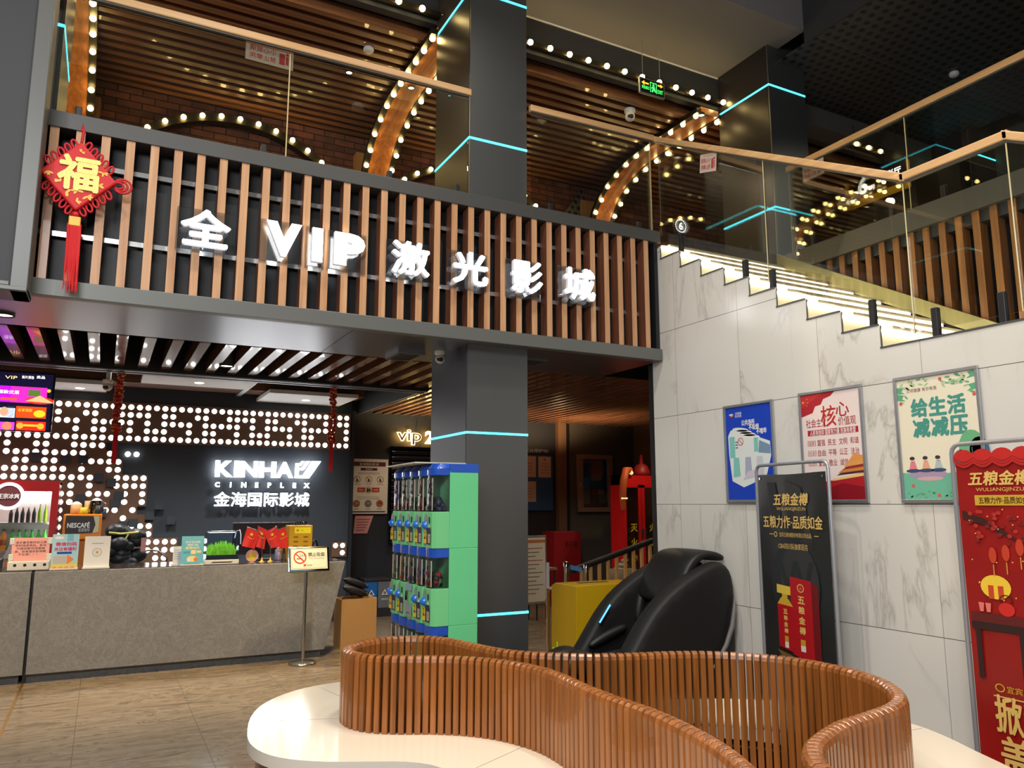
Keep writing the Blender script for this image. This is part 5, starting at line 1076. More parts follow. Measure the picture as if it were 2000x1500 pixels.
def p1(b, F, W, H):
    b.disc(F, -W*.72, H*.83, .022, 0, C3(214, 120, 60), 12, .012); b.disc(F, -W*.74, H*.85, .024, .0004, M_wt, 12, .006); b.text(F, '文明健康', -W*.42, H*.86, .022, 0, M_wt, width=.075); b.text(F, '有你有我', -W*.42, H*.80, .022, 0, M_wt, width=.075)
    for s, u, v in (('公共场所', 0, .64), ('不吸烟', .24, .53), ('不喧哗', .56, .43)): b.text(F, s, u*W, v*H, .045, .0006, M_wt, bold=.025, width=.036*len(s))
    b.poly(F, [(-W*.9, -H*.05), (-W*.92, H*.38), (-W*.8, H*.5), (-W*.5, H*.54), (-W*.1, H*.46), (W*.25, H*.36), (W*.45, H*.3), (W*.9, H*.2), (W*.92, -H*.1), (W*.7, -H*.5), (W*.1, -H*.66), (-W*.3, -H*.74), (-W*.8, -H*.6)], 0, M_pale)
    for k in range(4): b.disc(F, -W*.35+k*.04, H*(.5-.055*k), .09, .0004, (M_pale, M_wt)[k % 2], 16, .016, rot=-.12)
    b.rect(F, -W*.86, -W*.62, -H*.1, H*.36, .0006, M_mint); b.rect(F, W*.22, W*.4, 0, H*.3, .0006, M_mint); b.poly(F, [(W*.45, H*.24), (W*.9, H*.12), (W*.9, -H*.06), (W*.4, -H*.02)], .0006, C3(120, 150, 176))
    b.ring(F, -W*.36, H*.24, .026, .032, .0008, C3(200, 60, 56), 20); b.poly(F, [(-W*.44, H*.28), (-W*.42, H*.29), (-W*.28, H*.2), (-W*.3, H*.19)], .001, C3(200, 60, 56))
    for k in range(3): b.rect(F, -W*.6, -W*.48, H*(.1+.06*k), H*(.13+.06*k), .0008, C3(110, 130, 150))
    for u in (-.62, -.1, .4): b.poly(F, [(u*W-.03, -H*.52), (u*W+.05, -H*.5), (u*W+.04, -H*.1), (u*W-.02, -H*.1)], .0008, (M_mint, C3(170, 176, 196), C3(200, 206, 214))[int((u+.62)*2)])
    b.poly(F, [(-W*.3, -H*.58), (W*.5, -H*.5), (W*.62, -H*.36), (-W*.1, -H*.4)], .001, C3(206, 200, 214))
poster('poster', 'royal blue poster with small white slogan and a train carriage drawing', 4.905, 4.36, 1.615, 2.41, M_pblue, p1)
def p2(b, F, W, H):
    b.poly(F, [(-W, H), (W*.2, H), (W*.05, H*.92), (-W*.2, H*.88), (-W*.3, H*.78), (-W*.5, H*.76), (-W*.6, H*.64), (-W, H*.58)], 0, M_pred); b.poly(F, [(-W, H), (-W*.2, H), (-W*.5, H*.9), (-W, H*.75)], .0003, C3(196, 44, 46))
    for u, v, r in ((-.93, .86, .014), (-.78, .92, .007), (-.76, .85, .007), (-.8, .79, .006)): b.poly(F, [(u*W+(r if i % 2 == 0 else r*.4)*math.cos(PI/2+i*PI/5), v*H+(r if i % 2 == 0 else r*.4)*math.sin(PI/2+i*PI/5)) for i in range(10)], .0006, C3(226, 170, 60))
    M_t = C3(160, 30, 38)
    b.text(F, '社会主义', -W*.5, H*.44, .062, .0003, M_t, bold=.005, width=W*.72); b.text(F, '核', -W*.06, H*.55, .15, .0003, C3(190, 40, 36), bold=.01, width=.13); b.text(F, '心', W*.42, H*.65, .1, .0003, C3(170, 30, 36), bold=.01, width=.11); b.text(F, '价值观', W*.55, H*.43, .062, .0003, M_t, bold=.005, width=W*.58)
    b.rect(F, -W*.82, W*.9, H*.20, H*.31, 0, C3(178, 34, 52)); b.text(F, '人民有信仰 国家有力量 民族有希望', W*.04, H*.255, .04, .0005, M_wt, bold=.01, width=W*1.55)
    for k, (a, c) in enumerate((('国家', ('富强', '民主', '文明', '和谐')), ('社会', ('自由', '平等', '公正', '法治')), ('公民', ('爱国', '敬业', '诚信', '友善')))):
        v = H*(.06-.19*k)
        for q in ((-.84, -.56, .045, .05), (-.84, -.56, -.05, -.045), (-.84, -.825, -.05, .05), (-.575, -.56, -.05, .05)): b.rect(F, q[0]*W, q[1]*W, v+q[2]*H, v+q[3]*H, 0, M_t)
        b.text(F, a, -.7*W, v, .03, 0, M_t, width=W*.2)
        for i, s in enumerate(c): b.text(F, s, W*(-.36+.37*i), v, .046, 0, M_t, bold=.008, width=W*.27)
    b.poly(F, [(-W, -H), (W, -H), (W, -H*.52), (W*.2, -H*.62), (-W*.2, -H*.66), (-W, -H*.7)], 0, M_pred); b.poly(F, [(-W, -H), (W, -H), (W, -H*.78), (W*.3, -H*.7), (-W*.2, -H*.78), (-W, -H*.72)], .0004, M_pdred)
    b.poly(F, [(-W*.06, -H*.66), (W, -H*.58), (W, -H*.53), (0, -H*.62)], .0006, C3(236, 200, 120))
    for y0, w0, w1, hh, m in ((-.56, .1, .9, .04, C3(80, 30, 30)), (-.52, .16, .95, .06, C3(206, 130, 60)), (-.46, .3, .9, .05, C3(150, 40, 36)), (-.41, .36, .96, .10, C3(226, 160, 84))):
        b.poly(F, [(w0*W, y0*H), (W, (y0+.04)*H), (W, (y0+hh+.04)*H), ((w0+.14)*W, (y0+hh)*H)], .0008, m)
    b.poly(F, [(W*.5, -H*.33), (W, -H*.28), (W, -H*.22), (W*.7, -H*.17)], .001, C3(226, 150, 76)); b.rect(F, -W, -W*.3, -H*.5, -H*.46, -.0001, M_ppink)
poster('poster', 'pale pink and red poster with a red flag corner and red character rows', 4.105, 3.555, 1.61, 2.42, M_ppink, p2)
def p3(b, F, W, H):
    M_g = C3(72, 150, 136); M_lf = C3(96, 170, 130); M_lf2 = C3(170, 200, 150)
    for i, s in enumerate('给生活'): b.text(F, s, W*(-.44+.47*i), H*.50, .112, .0004, M_g, bold=.045, width=.108)
    for i, s in enumerate('减减压'): b.text(F, s, W*(-.42+.47*i), H*.16, .112, .0004, M_g, bold=.045, width=.11)
    b.text(F, '文明健康 有你有我', -W*.35, H*.80, .025, .0004, C3(120, 60, 50), width=W*.8)
    rnd = random.Random(12)
    for k in range(46):
        s = rnd.choice((-1, 1)); u = s*W*rnd.uniform(.2, .95); v = H*rnd.uniform(.82, .98) if abs(u) < W*.75 else H*rnd.uniform(.62, .98); b.disc(F, u, v, .018, .0003+.0001*(k % 3), (M_lf2, M_lf, C3(190, 206, 160))[k % 3], 8, .006, rot=rnd.uniform(-1, 1))
    for s, v in ((-1, .78), (1, .9), (1, .7), (-1, .66)): b.poly(F, [(s*W, v*H), (s*W*.78, (v-.02)*H), (s*W*.88, (v+.02)*H), (s*W*.82, (v+.08)*H), (s*W, (v+.1)*H)], .0008, M_lf)
    for u, v in ((-.92, .6), (.94, .62), (.15, .93), (-.75, -.78), (-.1, -.94)): b.disc(F, u*W, v*H, .012, .001, C3(214, 96, 80), 6)
    b.poly(F, [(-W, -H), (W, -H), (W, -H*.5), (W*.3, -H*.58), (-W*.3, -H*.62), (-W, -H*.56)], 0, C3(112, 186, 156)); b.disc(F, -W*.35, -H*.6, .13, .0004, C3(170, 150, 176), 14, .03); b.disc(F, -W*.3, -H*.67, .09, .0006, C3(206, 170, 176), 12, .014)
    for k in range(24): b.disc(F, rnd.uniform(-.9, .9)*W, -H*rnd.uniform(.86, .98), .012, .0006, M_lf, 6, .006, rot=rnd.random())
    for u, cc in ((-.72, C3(226, 130, 140)), (-.38, C3(232, 170, 130)), (-.06, C3(176, 196, 190))):
        b.poly(F, [(u*W-.028, -H*.52), (u*W+.03, -H*.52), (u*W+.014, -H*.38), (u*W-.014, -H*.38)], .0008, cc); b.disc(F, u*W, -H*.345, .017, .0008, C3(236, 206, 190), 10); b.disc(F, u*W-.002, -H*.33, .018, .001, C3(60, 50, 60), 10, .012); b.disc(F, u*W, -H*.535, .05, .0009, C3(60, 76, 110), 10, .012)
    for u, v, r, cc in ((.5, -.4, .05, C3(70, 120, 140)), (.78, -.2, .08, C3(110, 180, 130)), (.95, -.25, .06, C3(64, 110, 136))): b.disc(F, u*W, v*H, r, .0007, cc, 16, r*1.3); b.rect(F, u*W-.004, u*W+.004, v*H-r*1.9, v*H, .0009, C3(60, 80, 90))
poster('poster', 'cream poster with big green characters and picnic figures', 3.31, 2.745, 1.61, 2.42, M_pcream, p3)
# ================================================================ BANNER STANDS
M_tube = mat('stand_tube', (176, 178, 186), .35, .6)
def banner(label, x0, y0, x1, y1, ztop, zb, fabric, draw):
    """stand between plan points (left end, right end as seen)"""
    t = thing('banner_stand', label, 'banner', ((x0+x1)/2, (y0+y1)/2, 0))
    L = Vector((x0, y0, 0)); Rr = Vector((x1, y1, 0)); u = (Rr-L).normalized(); F = Fr((L+Rr)/2, u, (0, 0, 1)); W = (Rr-L).length/2; r = .05
    path = [F.p(-W, .03)]+[F.p(-W, ztop-r)]+[F.p(-W+r*(1-math.cos(a)), ztop-r+r*math.sin(a)) for a in (.5, 1.0)]+[F.p(-W+r, ztop)]+[F.p(W-r, ztop)]+[F.p(W-r*(1-math.cos(a)), ztop-r+r*math.sin(a)) for a in (1.0, .5)]+[F.p(W, ztop-r), F.p(W, .03)]
    MB().tube(path, .0125, M_tube, 10).build('frame_tube', t)
    for s in (-1, 1): MB().tube([F.p(s*W, .02, -.2), F.p(s*W, .02, .16)], .014, M_tube, 8).build('foot', t)
    nu, nv = 14, 20; P = []; zt = ztop-.07
    for j in range(nv+1):
        for i in range(nu+1):
            a = -W+.022+(2*W-.044)*i/nu; v = zt+(zb-zt)*j/nv; sag = .012*(1-j/nv)**3*math.sin(PI*i/nu)**2; wv = .003*math.sin(i*1.1+j*.35)
            P.append(F.p(a, v-sag*.6, .004+wv*min(1, j/4)))
    cl = MB().add(P, [(j*(nu+1)+i, (j+1)*(nu+1)+i, (j+1)*(nu+1)+i+1, j*(nu+1)+i+1) for j in range(nv) for i in range(nu)], fabric, True).build('banner_cloth', t)
    b = MB(); draw(b, Fr(F.p(0, 0, .010), u, (0, 0, 1)), W-.022, zt, zb); b.build('print', cl)
    for s in (-1, 1): MB().disc(Fr(F.p(0, 0, .010), u, (0, 0, 1)), s*(W-.05), zt-.03, .009, .001, M_chrome, 10).build('eyelet', t)
M_bblack = mat('banner_black', (44, 43, 42), .3, var=.25, vscale=1.6); M_gtx = mat('gold_text', (226, 188, 104), .4); M_bred = mat('banner_red', (150, 22, 20), .35, var=.3, vscale=2.2); M_boxred = C3(176, 14, 26); M_boxred2 = C3(112, 12, 20); M_gold2 = C3(206, 166, 50)
def bn1(b, F, W, zt, zb):
    M_w = C3(52, 50, 50); M_w2 = C3(36, 38, 42)
    b.poly(F, [(-W*.7, zt-.06), (-W*.45, zt-.06), (-W*.3, zt-.3), (-W*.55, zt-.36)], 0, M_w2); b.poly(F, [(-W*.2, zt-.04), (W*.3, zt-.1), (W*.6, zt-.5), (W*.1, zt-.3)], 0, M_w); b.disc(F, 0, zt-.78, .26, .0003, M_w2, 26, .3); b.disc(F, .05, zt-.74, .2, .0006, M_w, 26, .24)
    b.text(F, 'W', .02, zt-.74, .26, .0008, M_w2, bold=.02)
    b.text(F, '五粮金樽', 0, zt-.185, .085, .001, M_gtx, bold=.025, width=W*1.0, slant=.15); b.text(F, 'WULIANGJINZUN', 0, zt-.255, .03, .001, M_gtx, width=W*.85)
    b.text(F, '五粮力作·品质如金', .0, zt-.345, .088, .001, M_gtx, bold=.018, width=W*1.72); b.text(F, '宜宾五粮液股份有限公司出品', .03, zt-.435, .032, .001, M_gtx, width=W*.92); b.rect(F, -W*.68, -W*.56, zt-.437, zt-.432, .001, M_gtx); b.rect(F, W*.62, W*.74, zt-.437, zt-.432, .001, M_gtx); b.ring(F, -W*.49, zt-.435, .013, .019, .001, M_gtx, 16)
    b.text(F, 'CBA四川队独家冠名', 0, zt-.515, .042, .001, M_gtx, width=W*.85)
    z0 = zb+.30; b_ = b; b = MB(); zr = z0; b.poly(F, [(-W*.6, z0-.03), (W*.5, z0-.1), (W*1.0, z0-.2), (-W*.4, z0-.12)], .0008, C3(120, 88, 36))
    b.poly(F, [(-.05, z0-.04), (.17, z0-.09), (.17, z0+.60), (-.05, z0+.62)], .0014, M_boxred); b.poly(F, [(.17, z0-.09), (.24, z0-.04), (.24, z0+.56), (.17, z0+.60)], .0012, M_boxred2)
    b.poly(F, [(-.2, z0), (-.03, z0-.03), (-.03, z0+.36), (-.2, z0+.37)], .0018, M_boxred); b.poly(F, [(-.2, z0+.37), (-.03, z0+.36), (-.075, z0+.42), (-.155, z0+.43)], .0018, M_gold2); b.rect(F, -.145, -.085, z0+.42, z0+.47, .0019, M_gold2); b.poly(F, [(-.2, z0+.465), (-.05, z0+.455), (-.05, z0+.53), (-.2, z0+.54)], .002, C3(222, 190, 70))
    b.ring(F, .06, z0+.53, .028, .036, .002, M_gtx, 20); b.text(F, '人', .06, z0+.53, .03, .002, M_gtx)
    for k, s in enumerate('五粮金樽'): b.text(F, s, .06, z0+.43-.085*k, .06, .002, M_gtx, bold=.03); b.text(F, s, -.115, z0+.31-.055*k, .04, .0022, M_gtx, bold=.03)
    for u, v, s in ((.06, z0+.05, 1), (-.115, z0+.05, .8)): b.rect(F, u-.025*s, u+.025*s, v, v+.05, .0024, C3(196, 150, 40)); b.rect(F, u-.025*s, u+.025*s, v-.05, v, .0024, C3(226, 214, 200))
    b.v = [tuple(Vector((q[0], q[1], zr+(q[2]-zr)*.80))) for q in b.v]; o_ = len(b_.v); b_.v += b.v
    for q, mi_, s_ in zip(b.f, b.m, b.s): b_.f.append(tuple(k+o_ for k in q)); b_.m.append(b_.mi(b.mats[mi_])); b_.s.append(s_)
banner('black banner stand with gold lettering and a red boxed bottle', 4.42, 4.42, 4.29, 3.64, 1.89, .30, M_bblack, bn1)
def bn2(b, F, W, zt, zb):
    b_ = b; b = MB(); M_cur = C3(196, 36, 32)
    for k in range(7): b.disc(F, -W+W*2*(k+.5)/7, zt-.02, W/6, .0004+.0001*k, M_cur, 16, .065)
    for k in range(7):
        for q in (0, 1, 2): b.poly(F, [(-W+W*2*(k+i/8)/7, zt-.012-.02*q-.028*math.sin(PI*i/8)) for i in range(9)]+[(-W+W*2*(k+i/8)/7, zt-.016-.02*q-.032*math.sin(PI*i/8)) for i in range(8, -1, -1)], .0014, C3(150, 22, 22))
    b.text(F, '五粮金樽', -W*.36, zt-.16, .095, .001, M_gtx, bold=.03, width=W*.88, slant=.15); b.text(F, 'WULIANGJINZUN', -W*.33, zt-.24, .032, .001, M_gtx, width=W*.76); b.rect(F, -W*.74, W*.08, zt-.345, zt-.275, .001, M_gold2); b.text(F, '五粮力作·品质如金', -W*.33, zt-.31, .045, .002, C3(70, 30, 14), bold=.012, width=W*.7)
    rnd = random.Random(21); b.poly(F, [(-W*.95, zt-.38), (-W*.6, zt-.44), (-W*.2, zt-.56), (-W*.22, zt-.58), (-W*.62, zt-.48), (-W*.95, zt-.44)], .0008, C3(60, 26, 22))
    for k in range(34): b.disc(F, rnd.uniform(-.85, -.1)*W, zt-rnd.uniform(.38, .6), .014, .001+.0001*(k % 4), (C3(176, 46, 38), C3(128, 26, 26))[k % 2], 8)
    for u, v in ((-.55, -.68), (-.36, -.66), (-.16, -.62)): b.disc(F, u*W, zt+v, .022, .002, C3(196, 62, 34), 12, .055); b.rect(F, u*W-.003, u*W+.003, zt+v-.14, zt+v-.06, .0018, C3(210, 150, 60))
    for k in range(34): b.disc(F, rnd.uniform(-.9, .9)*W, zt-rnd.uniform(.3, 1.0), .005, .0018, C3(236, 190, 90), 5)
    b.disc(F, -W*.55, zt-.89, .085, .0008, C3(240, 200, 60), 20, .08); b.rect(F, -W*.66, -W*.58, zt-.97, zt-.88, .001, C3(200, 70, 30)); b.rect(F, -W*.52, -W*.44, zt-.97, zt-.88, .001, C3(200, 70, 30)); b.disc(F, -W*.42, zt-1.03, .045, .002, C3(206, 40, 34), 14); b.ring(F, -W*.42, zt-.97, .03, .036, .0018, C3(70, 20, 16), 16)
    M_dk = C3(48, 24, 24)
    for u in (-.78, -.68): b.poly(F, [(u*W-.016, zt-1.0), (u*W+.016, zt-1.0), (u*W+.01, zt-1.06), (u*W-.01, zt-1.06)], .002, C3(226, 120, 110))
    b.poly(F, [(-W*.95, zt-1.07), (-W*.22, zt-1.07), (-W*.12, zt-1.13), (-W*.95, zt-1.13)], .0014, C3(96, 26, 24)); b.rect(F, -W*.95, -W*.12, zt-1.18, zt-1.13, .0014, M_dk)
    for u in (-.9, -.28, -.16): b.rect(F, u*W, u*W+.03, zt-1.5, zt-1.18, .0014, M_dk)
    for u in (.0, .55, .9): b.rect(F, u*W, u*W+.03, zt-1.52, zt-.85, .0014, M_dk)
    b.rect(F, -.0, W*.95, zt-1.24, zt-1.16, .0016, M_dk); b.poly(F, [(W*.08, zt-1.16), (W*.9, zt-1.14), (W*.86, zt-.9), (W*.5, zt-.78), (W*.16, zt-.95)], .0016, C3(196, 96, 70))
    for k in range(7): b.rect(F, W*(.02+.08*k), W*(.035+.08*k), zt-1.16, zt-.92, .0018, M_dk)
    b.ring(F, -W*.62, zt-1.545, .02, .027, .001, M_gold2, 18); b.text(F, '宜宾五粮液股份有限公司', .1*W, zt-1.545, .045, .001, M_gold2, width=W*1.25); b.rect(F, -W*.72, W*.9, zt-1.605, zt-1.597, .001, M_gtx)
    b.text(F, '掀起你的', .06*W, zt-1.71, .235, .001, M_gtx, bold=.022, width=W*1.55); b.text(F, '盖头来', .06*W, zt-1.965, .235, .001, M_gtx, bold=.022, width=W*1.5)
    b.v = [(q[0], q[1], zt+(q[2]-zt)*.80) for q in b.v]; o_ = len(b_.v); b_.v += b.v
    for q, mi_, s_ in zip(b.f, b.m, b.s): b_.f.append(tuple(k+o_ for k in q)); b_.m.append(b_.mi(b.mats[mi_])); b_.s.append(s_)
banner('red banner stand with gold lettering and a red curtain top', 4.33, 2.80, 4.28, 1.98, 1.94, .06, M_bred, bn2)

# ================================================================ BALUSTRADES
M_spig = mat('black_clamp', (30, 30, 32), .45); M_edge = mat('glass_edge_glow', (206, 190, 140), .15, emit=.15)  # light caught by the glass edges put in as yellow tint and weak glow
def rail_glass(name, label, segs, joints, spigots, woodm, stickers=()):
    """segs: list of (p, q) bottom-line points with rail heights above; a glass pane for every segment"""
    t = thing(name, label, 'balustrade', segs[0][0])
    for p, q, hp, hq in segs:
        p, q = Vector(p), Vector(q); d = (q-p); dh = Vector((d.x, d.y, 0)).normalized(); n = Vector((-dh.y, dh.x, 0))*.006
        MB().hexa([p-n, q-n, q+n, p+n, p-n+Vector((0, 0, hp)), q-n+Vector((0, 0, hq)), q+n+Vector((0, 0, hq)), p+n+Vector((0, 0, hp))], M_glass).build('glass', t)
    return t
def wood_rail(t, pts, m, wd=.05, ht=.06):
    for p, q in zip(pts, pts[1:]):
        p, q = Vector(p), Vector(q); d = (q-p).normalized(); n = Vector((-d.y, d.x, 0)).normalized()*wd/2; e = d*.02
        U = Vector((0, 0, ht/2)); MB().hexa([p-n-U-e, q-n-U+e, q+n-U+e, p+n-U-e, p-n+U-e, q-n+U+e, q+n+U+e, p+n+U-e], m).build('handrail', t, bevel=.008)
        U2 = Vector((0, 0, ht/2+.012)); n2 = n*.5; MB().hexa([p-n2-U2, q-n2-U2, q+n2-U2, p+n2-U2, p-n2-U+e*0, q-n2-U, q+n2-U, p+n2-U], M_dkmetal).build('rail_channel', t)
def posts(t, L):
    for p, q in L: MB().cyl(p, q, .005, M_edge, n=8).build('glass_joint', t)
def clamps(t, L, h=.2, along=(1, 0)):
    for x, y, z in L: MB().box(x-.02, x+.02, y-.022, y+.022, z-.04, z+h-.04, M_spig).build('clamp', t, bevel=.006)
YG = 5.80
t = rail_glass('balustrade', 'glass balustrade with straight wood handrail left of the grey pillar', [((-.47, YG, 4.1), (1.06, YG, 4.1), 1.0, 1.0), ((1.075, YG, 4.1), (2.6, YG, 4.1), 1.0, 1.0)], 0, 0, M_rail)
wood_rail(t, [(-.47, YG-.03, 5.14), (2.59, YG-.03, 5.155)], M_rail); posts(t, [((1.067, YG, 4.2), (1.067, YG, 5.1))]); clamps(t, [(x, YG, 4.2) for x in (-.33, .9, 1.9, 2.5)], .14)
t = rail_glass('balustrade', 'glass balustrade with wood handrail between the grey pillar and the stair head', [((3.23, YG, 4.1), (XW, YG, 4.1), 1.02, 1.02)], 0, 0, M_rail)
wood_rail(t, [(3.22, YG-.03, 5.165), (XW, YG-.03, 5.19)], M_rail); posts(t, [((XW, YG, 4.12), (XW, YG, 5.16))]); clamps(t, [(x, YG, 4.2) for x in (3.42, 4.42)], .14)
XG = XW+.05
def nose(y): return 4.08+(y-5.69)*(4.08-LAND)/(5.69-3.1)
sg = []
for a, c in ((5.74, 4.40), (4.385, 3.18)): sg.append(((XG, a, nose(a)+.02), (XG, c, nose(c)+.02), 5.17-nose(5.74)-.06 if a > 5 else 1.05, 1.05))
sg.append(((XG, 3.165, LAND+.06), (XG, 2.50, LAND+.06), 1.05, 1.05)); sg.append(((XG, 2.485, LAND+.06), (XG, 1.2, 1.94), 1.05, 1.05))
t = rail_glass('balustrade', 'glass balustrade with wood handrail sloping down beside the lit stairs', sg, 0, 0, M_railY)
wood_rail(t, [(XG, 5.77, 5.19), (XG, 3.165, 3.775), (XG, 2.487, 3.775), (XG, 1.2, 3.06)], M_railY); posts(t, [((XG, 4.392, nose(4.39)+.02), (XG, 4.392, 4.44)), ((XG, 3.172, LAND+.06), (XG, 3.172, 3.73)), ((XG, 2.492, LAND+.06), (XG, 2.492, 3.73))])
clamps(t, [(XG, y, z) for y, z in ((5.44, 3.95), (4.64, 3.46), (4.35, 3.3), (3.47, 2.84), (3.02, 2.68), (2.6, 2.68))], .2)
t = rail_glass('balustrade', 'glass balustrade with wood handrail on the upper floor right of the stairs', [((6.24, 5.57, 4.17), (6.24, 4.22, 4.17), .93, .93), ((6.24, 4.205, 4.17), (6.24, 2.5, 4.17), .93, .93), ((6.24, 2.485, 4.17), (6.24, .6, 4.17), .93, .93)], 0, 0, M_railY)
wood_rail(t, [(6.24, 5.57, 5.13), (6.24, .6, 5.13)], M_railY); posts(t, [((6.24, 5.57, 4.18), (6.24, 5.57, 5.1)), ((6.24, 4.212, 4.18), (6.24, 4.212, 5.1))]); clamps(t, [(6.24, y, 4.2) for y in (5.3, 4.4, 3.9)], .16)
# edge band and slats of the upper floor on the far side of the stairs
t = thing('stair_slat_wall', 'dark edge band over warm wood slats on the far side of the stairs', 'slat wall', (6.3, 3, 2.6))
MB().box(6.2, 6.34, .5, 5.72, 4.0, 4.2, M_dkmetal).build('edge_band', t); MB().box(6.42, 6.46, .5, 5.85, 1.2, 4.0, M_black).build('backing_panel', t)
y = 5.42; k = 0
while y > 1.6:
    zb = max(LAND, 2.78+(y-3.1)*1.46/2.65)-.1
    b = MB(); b.hexa([(6.24, y-.03, zb), (6.24, y+.03, zb), (6.36, y+.04, zb), (6.36, y-.02, zb), (6.24, y-.03, 4.0), (6.24, y+.03, 4.0), (6.36, y+.04, 4.0), (6.36, y-.02, 4.0)], M_rslat)
    b.build('slat', t); y -= .147
# ================================================================ STICKERS ON THE GLASS
def sticker(label, F, w_=.34, h=.2):
    t = thing('glass_sticker', label, 'sticker', F.p(0, -h/2, 0)); MB().fbox(F, -w_/2, w_/2, -h/2, h/2, 0, .001, mat('sticker_white', (196, 180, 168), .5)).build('sheet', t)
    b = MB(); m_ = C3(176, 44, 52); b.text(F, '小心玻璃', -w_*.14, h*.14, h*.26, .0015, m_, mirror=True, width=w_*.55, bold=.012); b.text(F, '禁止攀爬', -w_*.14, -h*.22, h*.26, .0015, m_, mirror=True, width=w_*.55, bold=.012); b.rect(F, w_*.2, w_*.32, -h*.34, h*.2, .0015, m_); b.rect(F, w_*.34, w_*.4, -h*.3, h*.1, .0015, m_); b.disc(F, w_*.37, h*.2, h*.07, .0015, m_, 10); b.rect(F, -w_*.3, w_*.3, h*.38, h*.42, .0015, C3(206, 130, 120)); b.build('print', t)
p = at(527, 107, Y=YG+.012); sticker('faint mirrored red warning sticker on the glass left of the pillar', Fr(p, (1, 0, -.02), (.0, 0, 1)), .36, .17)
p = at(1383, 318, X=XG-.008); sticker('mirrored red warning sticker on the stair glass beside the dark pillar', Fr(p, (0, -1, -.28), (0, -.1, 1)), .22, .17)
p = at(1588, 332, X=6.23); sticker('mirrored red warning sticker on the upper floor glass right of the dark pillar', Fr(p, (0, -1, 0), (0, 0, 1)), .27, .17)
# ================================================================ ARCHES WITH BULBS
M_chan = mat('bulb_channel', (44, 40, 32), .35, .6)
AP = [(6.62, 6.24), (7.2, 6.24), (7.7, 6.235), (7.95, 6.22), (8.15, 6.19), (8.35, 6.13), (8.55, 6.05), (8.73, 5.92), (8.88, 5.76), (8.99, 5.55), (9.05, 5.3), (9.07, 5.0), (9.07, 4.5), (9.07, 4.07)]
BULB = MB().ball((0, 0, 0), .03, M_bulb, 12, 8); BULB0 = None
def bulb(parent, p):
    global BULB0
    if BULB0 is None:
        BULB0 = BULB.build('light_bulb', parent, local=True); o = BULB0
    else:
        o = BULB0.copy(); COL.objects.link(o); o.parent = parent
    o.location = Vector(p)-wloc(parent)
    return o
def walk(P, step, s0=.1):
    out = []; acc = -s0
    for a, c in zip(P, P[1:]):
        a, c = Vector(a), Vector(c); L = (c-a).length; s = 0
        while acc+L-s >= 0 and s <= L:
            q = -acc
            if q > L: break
            out.append(a.lerp(c, q/L)); acc -= step
        acc += L
    return out
def arch(xl, xr, label, legm=None):
    t = thing('wooden_arch', label, 'arch', ((xl+xr)/2, 8.9, 4.06)); k = len(AP)
    def sweep(x0, x1, d0, d1, m, name, P=AP):
        b = MB(); V = []; n = len(P)
        for i, (y, z) in enumerate(P):
            d = Vector((P[min(i+1, n-1)][0]-P[max(i-1, 0)][0], P[min(i+1, n-1)][1]-P[max(i-1, 0)][1])).normalized(); nn = Vector((d.y, -d.x))*-1
            for x, dd in ((x0, d0), (x1, d0), (x1, d1), (x0, d1)): V.append((x, y+nn.x*dd, z+nn.y*dd))
        fs = [(i*4+j, i*4+(j+1) % 4, (i+1)*4+(j+1) % 4, (i+1)*4+j) for i in range(n-1) for j in range(4)]+[(3, 2, 1, 0), tuple(range(4*n-4, 4*n))]
        return b.add(V, fs, m).build(name, t)
    sweep(xl+.03, xr-.03, -.02, .06, M_arch, 'plank')
    MB().box(xl-.05, xr+.08, 9.13, 9.265, 4.06, 6.02, M_archleg).build('pier', t)
    for x in (xl, xr): sweep(x-.035, x+.035, -.03, .03, M_chan, 'bulb_channel')
    for x in (xl, xr):
        for q in walk(AP, .235, .08):
            if q.y < 4.6: continue
            i = min(range(k), key=lambda j: (AP[j][0]-q.x)**2+(AP[j][1]-q.y)**2)
            bulb(t, (x, q.x-(.055 if q.y < 6.0 else .02), q.y-.045 if q.y > 5.9 else q.y))
arch(-.73, -.4, 'wood arch with two rows of bulbs by the dark box at far left')
arch(2.6, 2.93, 'wood arch with two rows of bulbs rising behind the grey pillar')
arch(5.98, 6.31, 'wood arch with two rows of bulbs curving up to the dark right pillar')
# straight row of bulbs along the ceiling front
t = thing('bulb_row', 'long straight row of bulbs along the front edge of the slatted ceiling', 'string lights', (4.0, 6.5, 6.3))
MB().box(-1.5, 10.2, 6.56, 6.60, 6.37, 6.42, M_chan).build('bulb_channel', t)
x = -.46
while x < 10.2:
    bulb(t, (x, 6.52, 6.37)); x += .2405
def wall_arch(cx, label, hide=0):
    t = thing('wall_arch', label, 'arch', (cx, 9.15, 5.6)); R_ = 1.58; zc = 6.09-R_; b = MB(); P = []
    A = [R(a) for a in range(46, 135, 4)]
    for a in A:
        for rr, yy in ((R_-.05, 9.1), (R_+.05, 9.1), (R_+.05, 9.2), (R_-.05, 9.2)): P.append((cx+rr*math.cos(a), yy, zc+rr*math.sin(a)))
    n = len(A); b.add(P, [(i*4+j, i*4+(j+1) % 4, (i+1)*4+(j+1) % 4, (i+1)*4+j) for i in range(n-1) for j in range(4)]+[(3, 2, 1, 0), tuple(range(4*n-4, 4*n))], M_chan).build('arch_channel', t)
    for i in range(11):
        a = R(52+7.6*i); bulb(t, (cx+R_*math.cos(a), 9.07, zc+R_*math.sin(a)))
wall_arch(1.13, 'low dark arch of bulbs on the brick wall left of the pillar'); wall_arch(4.15, 'low dark arch of bulbs on the brick wall just right of the pillar')
